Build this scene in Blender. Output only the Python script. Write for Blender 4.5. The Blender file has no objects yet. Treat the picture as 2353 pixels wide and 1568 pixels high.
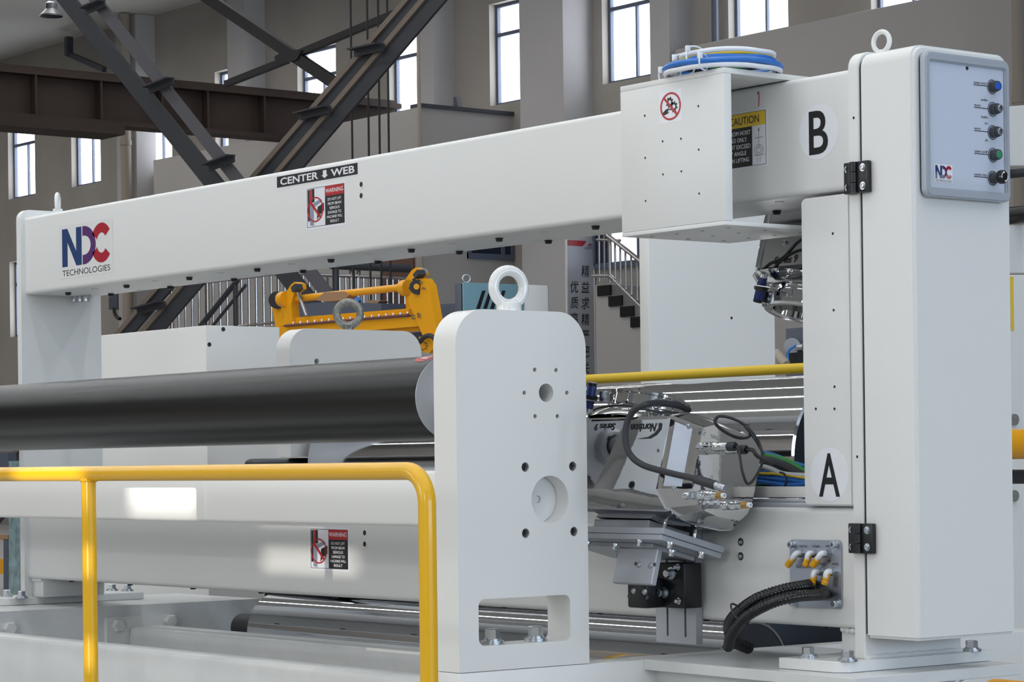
import bpy, bmesh, math, random
from mathutils import Vector, Matrix
random.seed(7)
SUNO = [(.74, 1.235, .565, .80), (.76, 1.44, .38, .42), (1.18, 1.74, .09, .13), (1.655, 1.69, 1.60, 1.71)]
STRIP_E, SIDE_FILL_E, GABLE_FILL_E, SUN_E, FAR_FILL_E = 430, 290, 1180, 4.5, 400
sc = bpy.context.scene
C = sc.collection
V = Vector
PI = math.pi
# ------------------------------------------------------------------ camera
FPX, TH, ROLL, CX, CY, H = 5846.8, math.radians(52.06), 0.01238, 1176.5, 1062.2, 1.4
FW = V((-math.sin(TH), math.cos(TH), 0)); RT = V((math.cos(TH), math.sin(TH), 0)); UP = V((0, 0, 1))
RC = (RT - ROLL*UP).normalized(); UC = (UP + ROLL*RT).normalized()
cd = bpy.data.cameras.new('camera'); cam = bpy.data.objects.new('camera', cd); C.objects.link(cam)
cd.sensor_fit = 'HORIZONTAL'; cd.sensor_width = 36; cd.lens = FPX/2353*36
cd.shift_y = (CY-784)/2353; cd.clip_end = 400
cam.matrix_world = Matrix((( RC.x, UC.x, -FW.x, 0), (RC.y, UC.y, -FW.y, 0), (RC.z, UC.z, -FW.z, H), (0, 0, 0, 1)))
sc.camera = cam
# ------------------------------------------------------------------ colour management, world, lights
sc.view_settings.view_transform = 'Standard'; sc.view_settings.look = 'None'
sc.view_settings.exposure = 0.12; sc.view_settings.gamma = 1; sc.view_settings.use_curve_mapping = False
sc.cycles.use_denoising = True
sc.cycles.max_bounces = 6; sc.cycles.glossy_bounces = 5; sc.cycles.diffuse_bounces = 3; sc.cycles.transparent_max_bounces = 6
sc.cycles.use_adaptive_sampling = True; sc.cycles.adaptive_threshold = .03
sc.cycles.caustics_reflective = False; sc.cycles.caustics_refractive = False
sc.cycles.sample_clamp_indirect = 6
w = bpy.data.worlds.new('sky'); sc.world = w; w.use_nodes = True
bg = w.node_tree.nodes['Background']; bg.inputs[0].default_value = (0.86, 0.92, 1.0, 1); bg.inputs[1].default_value = 5.0
def area(name, loc, rot, sx, sy, e, col=(1, 1, 1)):
    l = bpy.data.lights.new(name, 'AREA'); l.shape = 'RECTANGLE'; l.size = sx; l.size_y = sy
    l.energy = e; l.color = col
    o = bpy.data.objects.new(name, l); C.objects.link(o); o.location = loc; o.rotation_euler = rot
    return o
# long fluorescent-type ceiling strips of the hall, running along the hall
for i, y in enumerate((-7, -3.5, 0, 3.5, 7, 10.5)):
    area('strip_area_light', (-13, y, H+8.6), (0, 0, 0), 40, .22, STRIP_E, (.95, .98, 1))
for i, y in enumerate((15, 19.5, 24)):  # extra strips added as fill to brighten the far wall
    area('strip_area_light', (-44, y, H+9.6), (0, 0, 0), 36, .3, FAR_FILL_E, (1, .98, .96))
# added area fills at the unseen near walls, standing in for window daylight
for x in (-20, -9, 2):
    area('side_fill_light', (x, -9.6, H+3.6), (PI/2, 0, 0), 5, 4.2, SIDE_FILL_E, (.96, .985, 1))
for y in (-4, 6, 16):  # added bluish fill before the solid right wall, which has no windows
    area('gable_fill_light', (29.6, y, H+4), (PI/2, 0, PI/2), 6, 6, GABLE_FILL_E, (.66, .81, 1))
sl = bpy.data.lights.new('sun', 'SUN'); sl.energy = SUN_E; sl.angle = math.radians(.38); sl.color = (1, .93, .83)
so = bpy.data.objects.new('sun', sl); C.objects.link(so)
SUND = V((-.6, 1, -.05)).normalized()
so.rotation_euler = SUND.to_track_quat('-Z', 'Y').to_euler(); so.location = (4, -14, 8)
# ------------------------------------------------------------------ picture ray -> point on a known plane (z relative to the lens height)
def ray(u, v): return FW + RC*((u-CX)/FPX) + UC*((CY-v)/FPX)
def W(u, v, X=None, Y=None, Z=None, d=None):
    r = ray(u, v)
    t = d if d is not None else X/r.x if X is not None else Y/r.y if Y is not None else Z/r.z
    return r*t
def Wp(u, v, p, n):
    r = ray(u, v); return r*(p.dot(n)/r.dot(n))
# ------------------------------------------------------------------ materials
def lin(c): c /= 255; return c/12.92 if c <= .04045 else ((c+.055)/1.055)**2.4
def rgb(r, g, b): return (lin(r), lin(g), lin(b), 1)
MT = {}
def mat(name, col, rough=.5, metal=0, bump=0, bs=200, var=0, vs=6, emit=0, alpha=None, aniso=0, stretch=None, spec=None, coat=0):
    m = bpy.data.materials.new(name); m.use_nodes = True; nt = m.node_tree; b = nt.nodes['Principled BSDF']
    c = rgb(*col); b.inputs['Base Color'].default_value = c
    b.inputs['Roughness'].default_value = rough; b.inputs['Metallic'].default_value = metal
    if spec is not None: b.inputs['Specular IOR Level'].default_value = spec
    if coat: b.inputs['Coat Weight'].default_value = coat; b.inputs['Coat Roughness'].default_value = .08
    if emit: b.inputs['Emission Color'].default_value = c; b.inputs['Emission Strength'].default_value = emit
    if alpha is not None: b.inputs['Alpha'].default_value = alpha
    tc = None
    def coord(sc_):
        nonlocal tc
        if tc is None: tc = nt.nodes.new('ShaderNodeTexCoord')
        mp = nt.nodes.new('ShaderNodeMapping'); nt.links.new(tc.outputs['Object'], mp.inputs[0])
        if stretch: mp.inputs['Scale'].default_value = stretch
        n = nt.nodes.new('ShaderNodeTexNoise'); n.inputs['Scale'].default_value = sc_; n.inputs['Detail'].default_value = 4
        nt.links.new(mp.outputs[0], n.inputs['Vector']); return n
    if var:
        n = coord(vs); r = nt.nodes.new('ShaderNodeValToRGB')
        r.color_ramp.elements[0].position = .32; r.color_ramp.elements[1].position = .7
        r.color_ramp.elements[0].color = tuple(x*(1-var) for x in c[:3])+(1,); r.color_ramp.elements[1].color = tuple(min(1, x*(1+var*.5)) for x in c[:3])+(1,)
        nt.links.new(n.outputs['Fac'], r.inputs[0]); nt.links.new(r.outputs[0], b.inputs['Base Color'])
    if bump:
        n = coord(bs); bp = nt.nodes.new('ShaderNodeBump'); bp.inputs['Strength'].default_value = bump; bp.inputs['Distance'].default_value = .002
        nt.links.new(n.outputs['Fac'], bp.inputs['Height']); nt.links.new(bp.outputs[0], b.inputs['Normal'])
    MT[name] = m; return m
mat('white', (225, 226, 225), .36, bump=.18, bs=260)
mat('white_gloss', (226, 227, 226), .2, bump=.05, bs=30, coat=.4)
mat('white_smooth', (228, 228, 226), .3)
mat('white_worn', (218, 220, 220), .32, var=.08, vs=5)
mat('panel_grey', (170, 177, 188), .4, metal=.2)
mat('panel_face', (196, 205, 222), .28)
mat('label_white', (232, 233, 240), .3)
mat('label_cream', (222, 223, 222), .35)
mat('black_print', (18, 18, 20), .4)
mat('red_print', (178, 28, 34), .35)
mat('yellow_print', (232, 196, 62), .35)
mat('logo_blue', (28, 58, 108), .35)
mat('logo_purple', (84, 40, 104), .35)
mat('logo_red', (166, 26, 44), .35)
mat('picture_grey', (140, 146, 166), .4)
mat('picture_light', (205, 208, 222), .4)
mat('black_plastic', (22, 23, 26), .38)
mat('black_rubber', (38, 40, 46), .55)
mat('black_gloss', (14, 15, 17), .2)
mat('dark_hole', (30, 31, 33), .6)
mat('hole_grey', (120, 124, 130), .5)
mat('zinc', (196, 202, 208), .26, 1)
mat('steel', (176, 180, 186), .3, 1)
mat('chrome', (206, 207, 208), .04, 1)
mat('chrome_wavy', (206, 207, 208), .045, 1, bump=.5, bs=9)
mat('chrome_roll', (205, 206, 210), .045, 1)
mat('brushed', (176, 182, 194), .3, 1, bump=.25, bs=300, stretch=(1, 1, 12))
mat('aluminium', (184, 188, 196), .42, .45, bump=.1, bs=300)
mat('alu_cap', (190, 195, 203), .36, .25)
mat('dark_steel', (52, 56, 62), .4, .8, bump=.2, bs=200)
mat('roller_black', (34, 34, 35), .3, .6, var=.08, vs=3, stretch=(.02, 6, 6))
mat('yellow_rail', (230, 176, 4), .3, coat=.3)
mat('yellow_foam', (214, 180, 38), .6, bump=.3, bs=90)
mat('machine_yellow', (232, 162, 18), .35)
mat('brass', (190, 150, 84), .28, 1)
mat('white_plastic', (228, 232, 238), .35)
mat('tape_amber', (226, 164, 20), .25, var=.25, vs=120)
mat('blue_cable', (40, 112, 196), .35)
mat('green_cable', (52, 140, 70), .35)
mat('yellow_cable', (238, 200, 40), .35)
mat('grey_cable', (196, 202, 208), .35)
mat('sensor_blue', (28, 48, 108), .35)
mat('button_blue', (30, 92, 200), .25)
mat('button_green', (52, 138, 92), .3)
mat('dark_grey', (62, 65, 72), .45)
mat('blue_print', (40, 70, 140), .4)
# hall
mat('plaster', (170, 165, 158), .9, bump=.25, bs=3, var=.13, vs=.45)
mat('plaster_light', (186, 184, 184), .9, bump=.2, bs=3, var=.09, vs=.5)
mat('block_wall', (176, 173, 171), .9, var=.04, vs=.3)
mat('concrete', (166, 165, 163), .6, var=.12, vs=.6)
mat('roof_sheet', (206, 204, 200), .8)
mat('rust_steel', (56, 43, 37), .7, .2, var=.3, vs=.8)
mat('brace_steel', (50, 51, 56), .65, 0, var=.1, vs=1)
mat('brace_mid', (84, 83, 88), .65, 0, var=.08, vs=1)
mat('brace_edge', (112, 100, 90), .7)
mat('window_frame', (92, 102, 122), .5)
mat('downpipe', (160, 150, 138), .7)
mat('stainless', (190, 188, 188), .25, 1)
mat('wood', (108, 78, 66), .6, var=.2, vs=6, stretch=(8, 8, .6))
mat('teal', (118, 158, 172), .5)
mat('blue_grey', (84, 90, 104), .5)
mat('banner_silver', (176, 180, 190), .4, .1)
mat('cardboard', (158, 122, 90), .8)
mat('maroon', (110, 62, 56), .6)
mat('film_teal', (140, 164, 168), .15, var=.35, vs=9)
def glass(name, col, rough=.05, alpha=.25):
    m = mat(name, col, rough); b = m.node_tree.nodes['Principled BSDF']; b.inputs['Alpha'].default_value = alpha; return m
glass('pane', (235, 240, 250), .03, .06)
glass('dark_pane', (40, 48, 66), .05, .9)
glass('clear_film', (225, 230, 235), .12, .22)
m_ = mat('sky_pane', (225, 232, 245), .1, emit=1.6)
# ------------------------------------------------------------------ mesh helpers
def NB(): return bmesh.new()
def box(bm, x0, x1, y0, y1, z0, z1, bev=0, seg=2, M=None):
    r = bmesh.ops.create_cube(bm, size=1)
    vs = r['verts']
    for v in vs: v.co = V(((x0+x1)/2+v.co.x*(x1-x0), (y0+y1)/2+v.co.y*(y1-y0), (z0+z1)/2+v.co.z*(z1-z0)))
    if M is not None: bmesh.ops.transform(bm, matrix=M, verts=vs)
    if bev:
        es = {e for v in vs for e in v.link_edges}
        bmesh.ops.bevel(bm, geom=list(es), offset=bev, segments=seg, affect='EDGES', profile=.5)
    return bm
def frame_of(ax):
    ax = ax.normalized(); a = V((0, 0, 1)) if abs(ax.z) < .9 else V((1, 0, 0))
    e1 = ax.cross(a).normalized(); return e1, ax.cross(e1), ax
def lathe(bm, prof, p0, ax, n=24, c0=True, c1=True):
    e1, e2, e3 = frame_of(V(ax)); p0 = V(p0); rings = []
    for r, t in prof:
        rings.append([bm.verts.new(p0+e3*t+(e1*math.cos(2*PI*k/n)+e2*math.sin(2*PI*k/n))*r) for k in range(n)])
    for A, B in zip(rings, rings[1:]):
        for k in range(n): bm.faces.new((A[k], A[(k+1) % n], B[(k+1) % n], B[k]))
    if c0: bm.faces.new(rings[0][::-1])
    if c1: bm.faces.new(rings[-1])
    return bm
def cyl(bm, p0, p1, r, n=20, r2=None):
    p0, p1 = V(p0), V(p1); return lathe(bm, [(r, 0), (r if r2 is None else r2, (p1-p0).length)], p0, p1-p0, n)
def hexa(bm, p0, p1, r): return cyl(bm, p0, p1, r, 6)
def smooth_path(pts, k=8, cyc=False):
    pts = [V(p) for p in pts]; out = []; n = len(pts)
    for i in range(n if cyc else n-1):
        p1, p2 = pts[i], pts[(i+1) % n]
        p0 = pts[(i-1) % n] if cyc or i > 0 else p1*2-p2
        p3 = pts[(i+2) % n] if cyc or i+2 < n else p2*2-p1
        for j in range(k):
            t = j/k; out.append(.5*((2*p1)+(p2-p0)*t+(2*p0-5*p1+4*p2-p3)*t*t+(3*p1-p0-3*p2+p3)*t**3))
    if not cyc: out.append(pts[-1])
    return out
def tube(bm, pts, r, n=10, k=8, cyc=False, rad=None):
    P = smooth_path(pts, k, cyc) if k > 1 else [V(p) for p in pts]
    m = len(P); T = []
    for i in range(m):
        a = P[(i-1) % m] if cyc or i else P[i]; b = P[(i+1) % m] if cyc or i < m-1 else P[i]
        T.append((b-a).normalized())
    e1 = frame_of(T[0])[0]; rings = []
    for i in range(m):
        e1 = (e1-T[i]*e1.dot(T[i])).normalized(); e2 = T[i].cross(e1)
        rr = rad(i) if rad else r
        rings.append([bm.verts.new(P[i]+(e1*math.cos(2*PI*q/n)+e2*math.sin(2*PI*q/n))*rr) for q in range(n)])
    for i in range(m if cyc else m-1):
        A, B = rings[i], rings[(i+1) % m]
        for q in range(n): bm.faces.new((A[q], A[(q+1) % n], B[(q+1) % n], B[q]))
    if not cyc: bm.faces.new(rings[0][::-1]); bm.faces.new(rings[-1])
    return bm
def rrect(a0, a1, b0, b1, r, n=6, corners=(1, 1, 1, 1)):
    out = []
    for i, (ca, cb, s) in enumerate(((a1-r, b1-r, 0), (a0+r, b1-r, 1), (a0+r, b0+r, 2), (a1-r, b0+r, 3))):
        if corners[i] and r > 0:
            for k in range(n+1):
                t = (s+k/n)*PI/2; out.append((ca+r*math.cos(t), cb+r*math.sin(t)))
        else: out.append(((a1, a0, a0, a1)[i], (b1, b1, b0, b0)[i]))
    return out
def circ(a, b, r, n=24): return [(a+r*math.cos(2*PI*k/n), b+r*math.sin(2*PI*k/n)) for k in range(n)]
def plate(bm, outer, holes, fn, t0, t1):
    """sheet with holes: 2-d outlines mapped by fn(a, b, c), c between t0 and t1"""
    sides = []
    for c in (t0, t1):
        es = []; loops = []
        for lp in [outer]+list(holes):
            vs = [bm.verts.new(fn(a, b, c)) for a, b in lp]; loops.append(vs)
            es += [bm.edges.new((vs[i], vs[(i+1) % len(vs)])) for i in range(len(vs))]
        if holes: bmesh.ops.triangle_fill(bm, use_beauty=True, use_dissolve=False, edges=es)
        else: bm.faces.new(loops[0])
        sides.append(loops)
    for A, B in zip(*sides):
        n = len(A)
        for i in range(n): bm.faces.new((A[i], A[(i+1) % n], B[(i+1) % n], B[i]))
    bmesh.ops.recalc_face_normals(bm, faces=bm.faces[:])
    return bm
fX = lambda a, b, c: V((c, a, b))       # outline in Y-Z, thickness along X
fY = lambda a, b, c: V((a, c, b))       # outline in X-Z, thickness along Y
fZ = lambda a, b, c: V((a, b, c))
def MF(face, p):
    p = V(p)
    cols = {'Y': ((1, 0, 0), (0, 0, 1), (0, -1, 0)), 'X': ((0, 1, 0), (0, 0, 1), (1, 0, 0))}[face]
    a, b, c = cols
    return Matrix(((a[0], b[0], c[0], p.x), (a[1], b[1], c[1], p.y), (a[2], b[2], c[2], p.z), (0, 0, 0, 1)))
def text(bm, body, M, h, w=None, align=.5, bold=0, shear=0, sp=1):
    """flat lettering: cap height h, total width w (condensed or stretched), anchored at M"""
    c = bpy.data.curves.new('t', 'FONT'); c.body = body; c.size = 1; c.offset = bold; c.shear = shear; c.space_character = sp; c.resolution_u = 4
    o = bpy.data.objects.new('t', c); C.objects.link(o); bpy.context.view_layer.update()
    me = bpy.data.meshes.new_from_object(o.evaluated_get(bpy.context.evaluated_depsgraph_get()))
    xs = [v.co.x for v in me.vertices]; x0, x1 = min(xs), max(xs)
    sy = h/.7; sx = w/(x1-x0) if w else sy
    me.transform(M @ Matrix(((sx, 0, 0, -sx*(x0+(x1-x0)*align)), (0, sy, 0, 0), (0, 0, 1, 0), (0, 0, 0, 1))))
    bm.from_mesh(me)
    bpy.data.objects.remove(o); bpy.data.curves.remove(c); bpy.data.meshes.remove(me)
    return bm
def flat(bm, pts, M, z=0):
    vs = [bm.verts.new(M @ V((a, b, z))) for a, b in pts]; bm.faces.new(vs); return bm
def flat_holes(bm, outer, holes, M, z=0):
    es = []
    for lp in [outer]+holes:
        vs = [bm.verts.new(M @ V((a, b, z))) for a, b in lp]; es += [bm.edges.new((vs[i], vs[(i+1) % len(vs)])) for i in range(len(vs))]
    bmesh.ops.triangle_fill(bm, use_beauty=True, use_dissolve=False, edges=es); return bm
def slab(bm, pts, M, t):
    plate(bm, pts, [], lambda a, b, c: M @ V((a, b, c)), 0, t); return bm
# ------------------------------------------------------------------ objects
TOPS = []
def ob(name, bm, m, par=None, sharp=32, recalc=True):
    if recalc: bmesh.ops.recalc_face_normals(bm, faces=bm.faces[:])
    me = bpy.data.meshes.new(name); bm.to_mesh(me); bm.free()
    for p in me.polygons: p.use_smooth = True
    me.set_sharp_from_angle(angle=math.radians(sharp))
    me.materials.append(MT[m]); o = bpy.data.objects.new(name, me); C.objects.link(o)
    if par is not None: o.parent = par
    else: TOPS.append(o)
    return o
def pr(name, bm, m, par, M):            # flat print: normals must face out, no recalculation
    return ob(name, bm, m, par, recalc=False)
def thing(name, label, cat, group=None):
    o = bpy.data.objects.new(name, None); o.empty_display_size = .1; C.objects.link(o); TOPS.append(o)
    o['label'] = label; o['category'] = cat
    if group: o['group'] = group
    return o
def tag(o, label, cat, group=None):
    o['label'] = label; o['category'] = cat
    if group: o['group'] = group
    return o
def struct(name, bm, m, par=None, sharp=32):
    o = ob(name, bm, m, par, sharp)
    if par is None: o['kind'] = 'structure'
    return o
def inst(src, loc, par, name=None, rot=None, s=1):
    """another object that shares src's mesh (mesh is built about its own origin)"""
    o = bpy.data.objects.new(name or src.name.split('.')[0], src.data if hasattr(src, 'data') else src)
    C.objects.link(o); o.location = loc
    if rot is not None: o.rotation_euler = rot
    o.scale = (s, s, s)
    if par is not None: o.parent = par
    else: TOPS.append(o)
    return o
def mesh_of(name, bm, m, sharp=32):
    bmesh.ops.recalc_face_normals(bm, faces=bm.faces[:])
    me = bpy.data.meshes.new(name); bm.to_mesh(me); bm.free()
    for p in me.polygons: p.use_smooth = True
    me.set_sharp_from_angle(angle=math.radians(sharp)); me.materials.append(MT[m]); return me
def finalize():
    bpy.context.view_layer.update()
    def verts(o):
        out = []
        if o.type == 'MESH': out += [o.matrix_world @ V(c) for c in o.bound_box]
        for ch in o.children: out += verts(ch)
        return out
    for o in TOPS:
        vs = verts(o)
        if not vs: continue
        lo = [min(v[i] for v in vs) for i in range(3)]; hi = [max(v[i] for v in vs) for i in range(3)]
        c = V(((lo[0]+hi[0])/2, (lo[1]+hi[1])/2, lo[2]))
        if o.type == 'MESH' and o.data.users > 1:
            o.location.z += H; continue
        if o.type == 'MESH': o.data.transform(Matrix.Translation(-c))
        for ch in o.children: ch.location = ch.location-c
        o.location = o.location+c+V((0, 0, H))
def bolt_mesh(name, r, h, m='zinc', washer=1.55):
    bm = NB(); cyl(bm, (0, 0, 0), (0, 0, h*.22), r*washer, 20); cyl(bm, (0, 0, h*.22), (0, 0, h*.36), r*1.15, 20)
    lathe(bm, [(r, h*.36), (r, h*.94), (r*.86, h)], (0, 0, 0), (0, 0, 1), 6); return mesh_of(name, bm, m)
def socket_mesh(name, r, h, m='zinc'):
    bm = NB(); lathe(bm, [(r*1.35, 0), (r*1.35, h*.2), (r, h*.2), (r, h*.92), (r*.9, h), (r*.55, h), (r*.5, h*.5)], (0, 0, 0), (0, 0, 1), 16); return mesh_of(name, bm, m)
ROT_mY = (PI/2, 0, 0)      # local +Z to world -Y
ROT_pX = (0, PI/2, 0)      # local +Z to world +X
ROT_D = (PI, 0, 0)         # local +Z down
def eye_bolt(par, name, base, R, r, m, phi=0, hb=None, rb=None):
    """lifting ring standing on base; phi turns the ring about the vertical"""
    base = V(base); hb = hb or R*.45; rb = rb or R*.5; bm = NB(); c = base+V((0, 0, R*1.08)); h_ = V((math.sin(math.radians(phi)), math.cos(math.radians(phi)), 0))
    pts = [c+h_*((R-r)*math.cos(2*PI*k/48))+V((0, 0, (R-r)*math.sin(2*PI*k/48))) for k in range(48)]
    tube(bm, pts, r, 16, 1, True)
    lathe(bm, [(rb, 0), (rb, hb*.75), (rb*.94, hb*.9), (rb*.7, hb)], base, (0, 0, 1), 28)
    return ob(name, bm, m, par)
# ================================================================== the hall
YB = 29.0
WX = [-57.36+3.272*i for i in range(-4, 13)]     # windows of the back wall, 3.27 m apart
ZC = 10.17; ZFL = -H
# back wall with real openings
bm = NB(); holes = []
for x in WX:
    holes.append([(x, 6.66), (x+1.42, 6.66), (x+1.42, 8.56), (x, 8.56)])
    if -58 < x < -56: holes.append([(x, 3.25), (x+1.42, 3.25), (x+1.42, 5.11), (x, 5.11)])
plate(bm, [(-75, ZFL), (30, ZFL), (30, ZC+.3), (-75, ZC+.3)], holes, fY, YB, YB+.28)
struct('wall_back', bm, 'plaster', sharp=10)
wi = 0
for x in WX:
    if x+1.42 < -60 or x > -24: continue
    for z0, z1 in ((6.66, 8.56), (3.25, 5.11)):
        if z0 < 5 and not -58 < x < -56: continue
        wi += 1; f = NB(); y0, y1 = YB+.15, YB+.22
        zt = z0+(z1-z0)*.70
        for a in ((x, x+.06), (x+1.37, x+1.42)): box(f, a[0], a[1], y0, y1, z0, z1)
        for b in ((z0, z0+.06), (z1-.06, z1), (zt-.035, zt+.035)): box(f, x+.05, x+1.4, y0+.003, y1-.003, b[0], b[1])
        box(f, x+.725, x+.765, y0+.006, y1-.006, z0, zt)
        fo = struct('window_%d' % wi, f, 'window_frame')
        for k, (a0, a1, b0, b1) in enumerate(((x+.09, x+.71, z0+.06, zt-.045), (x+.77, x+1.36, z0+.06, zt-.045), (x+.09, x+1.36, zt+.045, z1-.06))):
            g = NB(); box(g, a0, a1, YB+.18, YB+.19, b0, b1); ob('pane', g, 'pane', fo)
b = NB(); box(b, -75, 30, -10, YB, ZFL-.1, ZFL); struct('floor', b, 'concrete')
b = NB(); box(b, -75, 30, -10, YB+.3, ZC, ZC+.2); struct('ceiling', b, 'roof_sheet')
b = NB(); box(b, -75.3, -75, -10, YB+.3, ZFL, ZC+.2); struct('wall_left', b, 'plaster')
b = NB(); box(b, 30, 30.3, -10, YB+.3, ZFL, ZC+.2); struct('wall_right', b, 'plaster')
# unseen near wall, its slits cut to shape the sun patches on the beams
b = NB()
plate(b, [(-75, ZFL), (30, ZFL), (30, ZC), (-75, ZC)], [[(a, c), (b_, c), (b_, d), (a, d)] for a, b_, c, d in SUNO], fY, -10.06, -10.0)
struct('wall_front', b, 'plaster', sharp=10)
# wall piers
for i, (x0, x1, y0, m) in enumerate(((-35.97, -34.73, 28.33, 'plaster_light'), (-39.3, -38.83, 28.5, 'plaster_light'), (-46.2, -45.5, 28.5, 'plaster_light'), (-51.0, -50.1, 28.5, 'plaster_light'), (-32.6, -32.1, 28.5, 'plaster_light'))):
    b = NB(); box(b, x0, x1, y0, YB, ZFL, ZC-.01); o = struct('trim_%d' % (i+1), b, m)
# thicker lower wall at the right, with its ledge under the windows
b = NB(); box(b, -31.95, -23.95, 28.45, YB, ZFL, 6.9, .06); struct('trim_6', b, 'block_wall')
b = NB(); box(b, -23.6, -22.2, 28.2, YB, ZFL, ZC-.01); struct('trim_7', b, 'plaster_light')
# inner room block built against the back wall
b = NB(); box(b, -46.5, -37.05, 26.85, YB, ZFL, 6.4); struct('wall_inner', b, 'block_wall')
b = NB(); box(b, -37.3, -37.0, 26.85, YB, 6.4, 6.47); struct('trim_9', b, 'dark_grey')
# ================================================================== the O-frame scanner
SF = thing('scanner_frame', 'long white O-shaped scanner frame with lettered upper and lower beam', 'machine frame')
def beam(name, z0, z1):
    bm = NB(); plate(bm, rrect(5.35, 5.70, z0, z1, .017, 6), [], fX, -10.43, -5.228); return ob(name, bm, 'white', SF)
UB = beam('upper_beam', .785, 1.135); LB = beam('lower_beam', -.50, -.146)
b = NB(); plate(b, rrect(5.33, 5.735, -.584, 1.17, .045, 8, (1, 1, 0, 0)), [], fX, -10.47, -10.43); ob('column', b, 'white', SF)
b = NB(); plate(b, rrect(5.33, 5.74, -.584, 1.18, .05, 8, (1, 1, 0, 0)), [], fX, -5.228, -5.186); bmesh.ops.bevel(b, geom=[e for e in b.edges], offset=.003, segments=1, affect='EDGES'); ob('column', b, 'white', SF)
b = NB(); box(b, -10.483, -10.472, 5.34, 5.36, .62, .8, .004); ob('handle', b, 'black_plastic', SF)
# short legs under the lower beam, foot plates, welds
for x0, x1, nm in ((-10.43, -10.33, 0), (-5.32, -5.228, 1)):
    b = NB(); box(b, x0, x1, 5.37, 5.68, -.584, -.50, .004); ob('leg', b, 'white', SF)
    b = NB(); y = 5.37; x = x1 if nm == 0 else x0
    tube(b, [(x0+.004, y-.002, -.505), ((x0+x1)/2, y-.006, -.507), (x1-.002, y-.002, -.505)], .008, 8, 6, rad=lambda i: .007+.002*math.sin(i*2.1)); ob('weld', b, 'white_gloss', SF)
def foot(x0, x1, y0, y1):
    c = .035
    o = [(x0, y0+.0), (x1-c, y0), (x1, y0+c), (x1, y1), (x0, y1)]
    b = NB(); plate(b, o, [], fZ, -.616, -.584); bmesh.ops.bevel(b, geom=b.edges[:], offset=.002, segments=1, affect='EDGES'); return ob('foot_plate', b, 'white', SF)
foot(-5.415, -5.155, 5.205, 5.84); foot(-10.62, -10.39, 5.20, 5.92)
BOLT = bolt_mesh('bolt', .0185, .032)
for u, v in ((1857, 1512), (1948, 1520), (2233, 1497)): inst(BOLT, W(u, v, Z=-.584), SF, 'bolt')
for u, v in ((258, 1358), (293, 1359), (16, 1372), (50, 1375)): inst(BOLT, W(u, v, Z=-.584), SF, 'bolt')
# weld along the right column foot
b = NB(); tube(b, [(-5.183, 5.335+.04*i, -.58) for i in range(11)], .009, 8, 2, rad=lambda i: .008+.0018*math.sin(i*1.9)); ob('weld', b, 'white_gloss', SF)
# plugs and shallow caps on the underside of the upper beam
PB = NB(); lathe(PB, [(.0145, 0), (.0145, .003), (.0125, .004), (.012, .0115), (.009, .013)], (0, 0, 0), (0, 0, -1), 18); PLUG = mesh_of('plug', PB, 'black_plastic')
CB = NB(); lathe(CB, [(.015, 0), (.015, .0018), (.0125, .0022)], (0, 0, 0), (0, 0, -1), 18); CAP = mesh_of('cap', CB, 'label_cream')
x = -10.21
while x < -6.0:
    inst(PLUG, (x, 5.45, .785), SF, 'plug'); inst(PLUG, (x+.02, 5.655, .785), SF, 'plug')
    inst(CAP, (x+.265, 5.44, .785), SF, 'cap'); inst(CAP, (x+.285, 5.655, .785), SF, 'cap')
    x += .527
inst(CAP, (-5.62, 5.43, .785), SF, 'cap'); inst(PLUG, (-5.83, 5.62, .785), SF, 'plug')
for i in range(10): inst(PLUG, (-10.21+.527*i, 5.45, -.5), SF, 'plug')
SB = bolt_mesh('stud', .012, .03)
for u in (158, 172, 186, 200): inst(SB, W(u, 679-(u-158)*.03, Y=5.6)*1.0, SF, 'stud', ROT_D)
# countersunk holes in the beams
def csink(par, p, r, rot):
    b = NB(); lathe(b, [(r*1.0, 0), (r*1.0, .0012), (r*.62, .0006)], (0, 0, 0), (0, 0, 1), 20, True, False); m1 = mesh_of('hole_rim', b, 'white_smooth')
    b = NB(); lathe(b, [(r*.6, 0), (r*.6, .0009)], (0, 0, 0), (0, 0, 1), 18); m2 = mesh_of('hole', b, 'dark_hole')
    o = inst(m1, p, par, 'hole_rim', rot); h = inst(m2, (0, 0, 0), o, 'hole')
for u, v in ((830, 424), (830, 450)): csink(SF, W(u, v, Y=5.35), .016, ROT_mY)
for u, v in ((838, 1225), (838, 1251)): csink(SF, W(u, v, Y=5.35), .016, ROT_mY)
SOCK = socket_mesh('socket_screw', .008, .009)
for u, v in ((1702, 1246), (1702, 1279)):
    b = NB(); lathe(b, [(.0125, 0), (.0125, .0006)], (0, 0, 0), (0, 0, 1), 18); q = inst(mesh_of('screw_recess', b, 'dark_hole'), W(u, v, Y=5.35), SF, 'screw_recess', ROT_mY)
    inst(SOCK, (0, 0, 0), q, 'socket_screw', None, .8)
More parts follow.
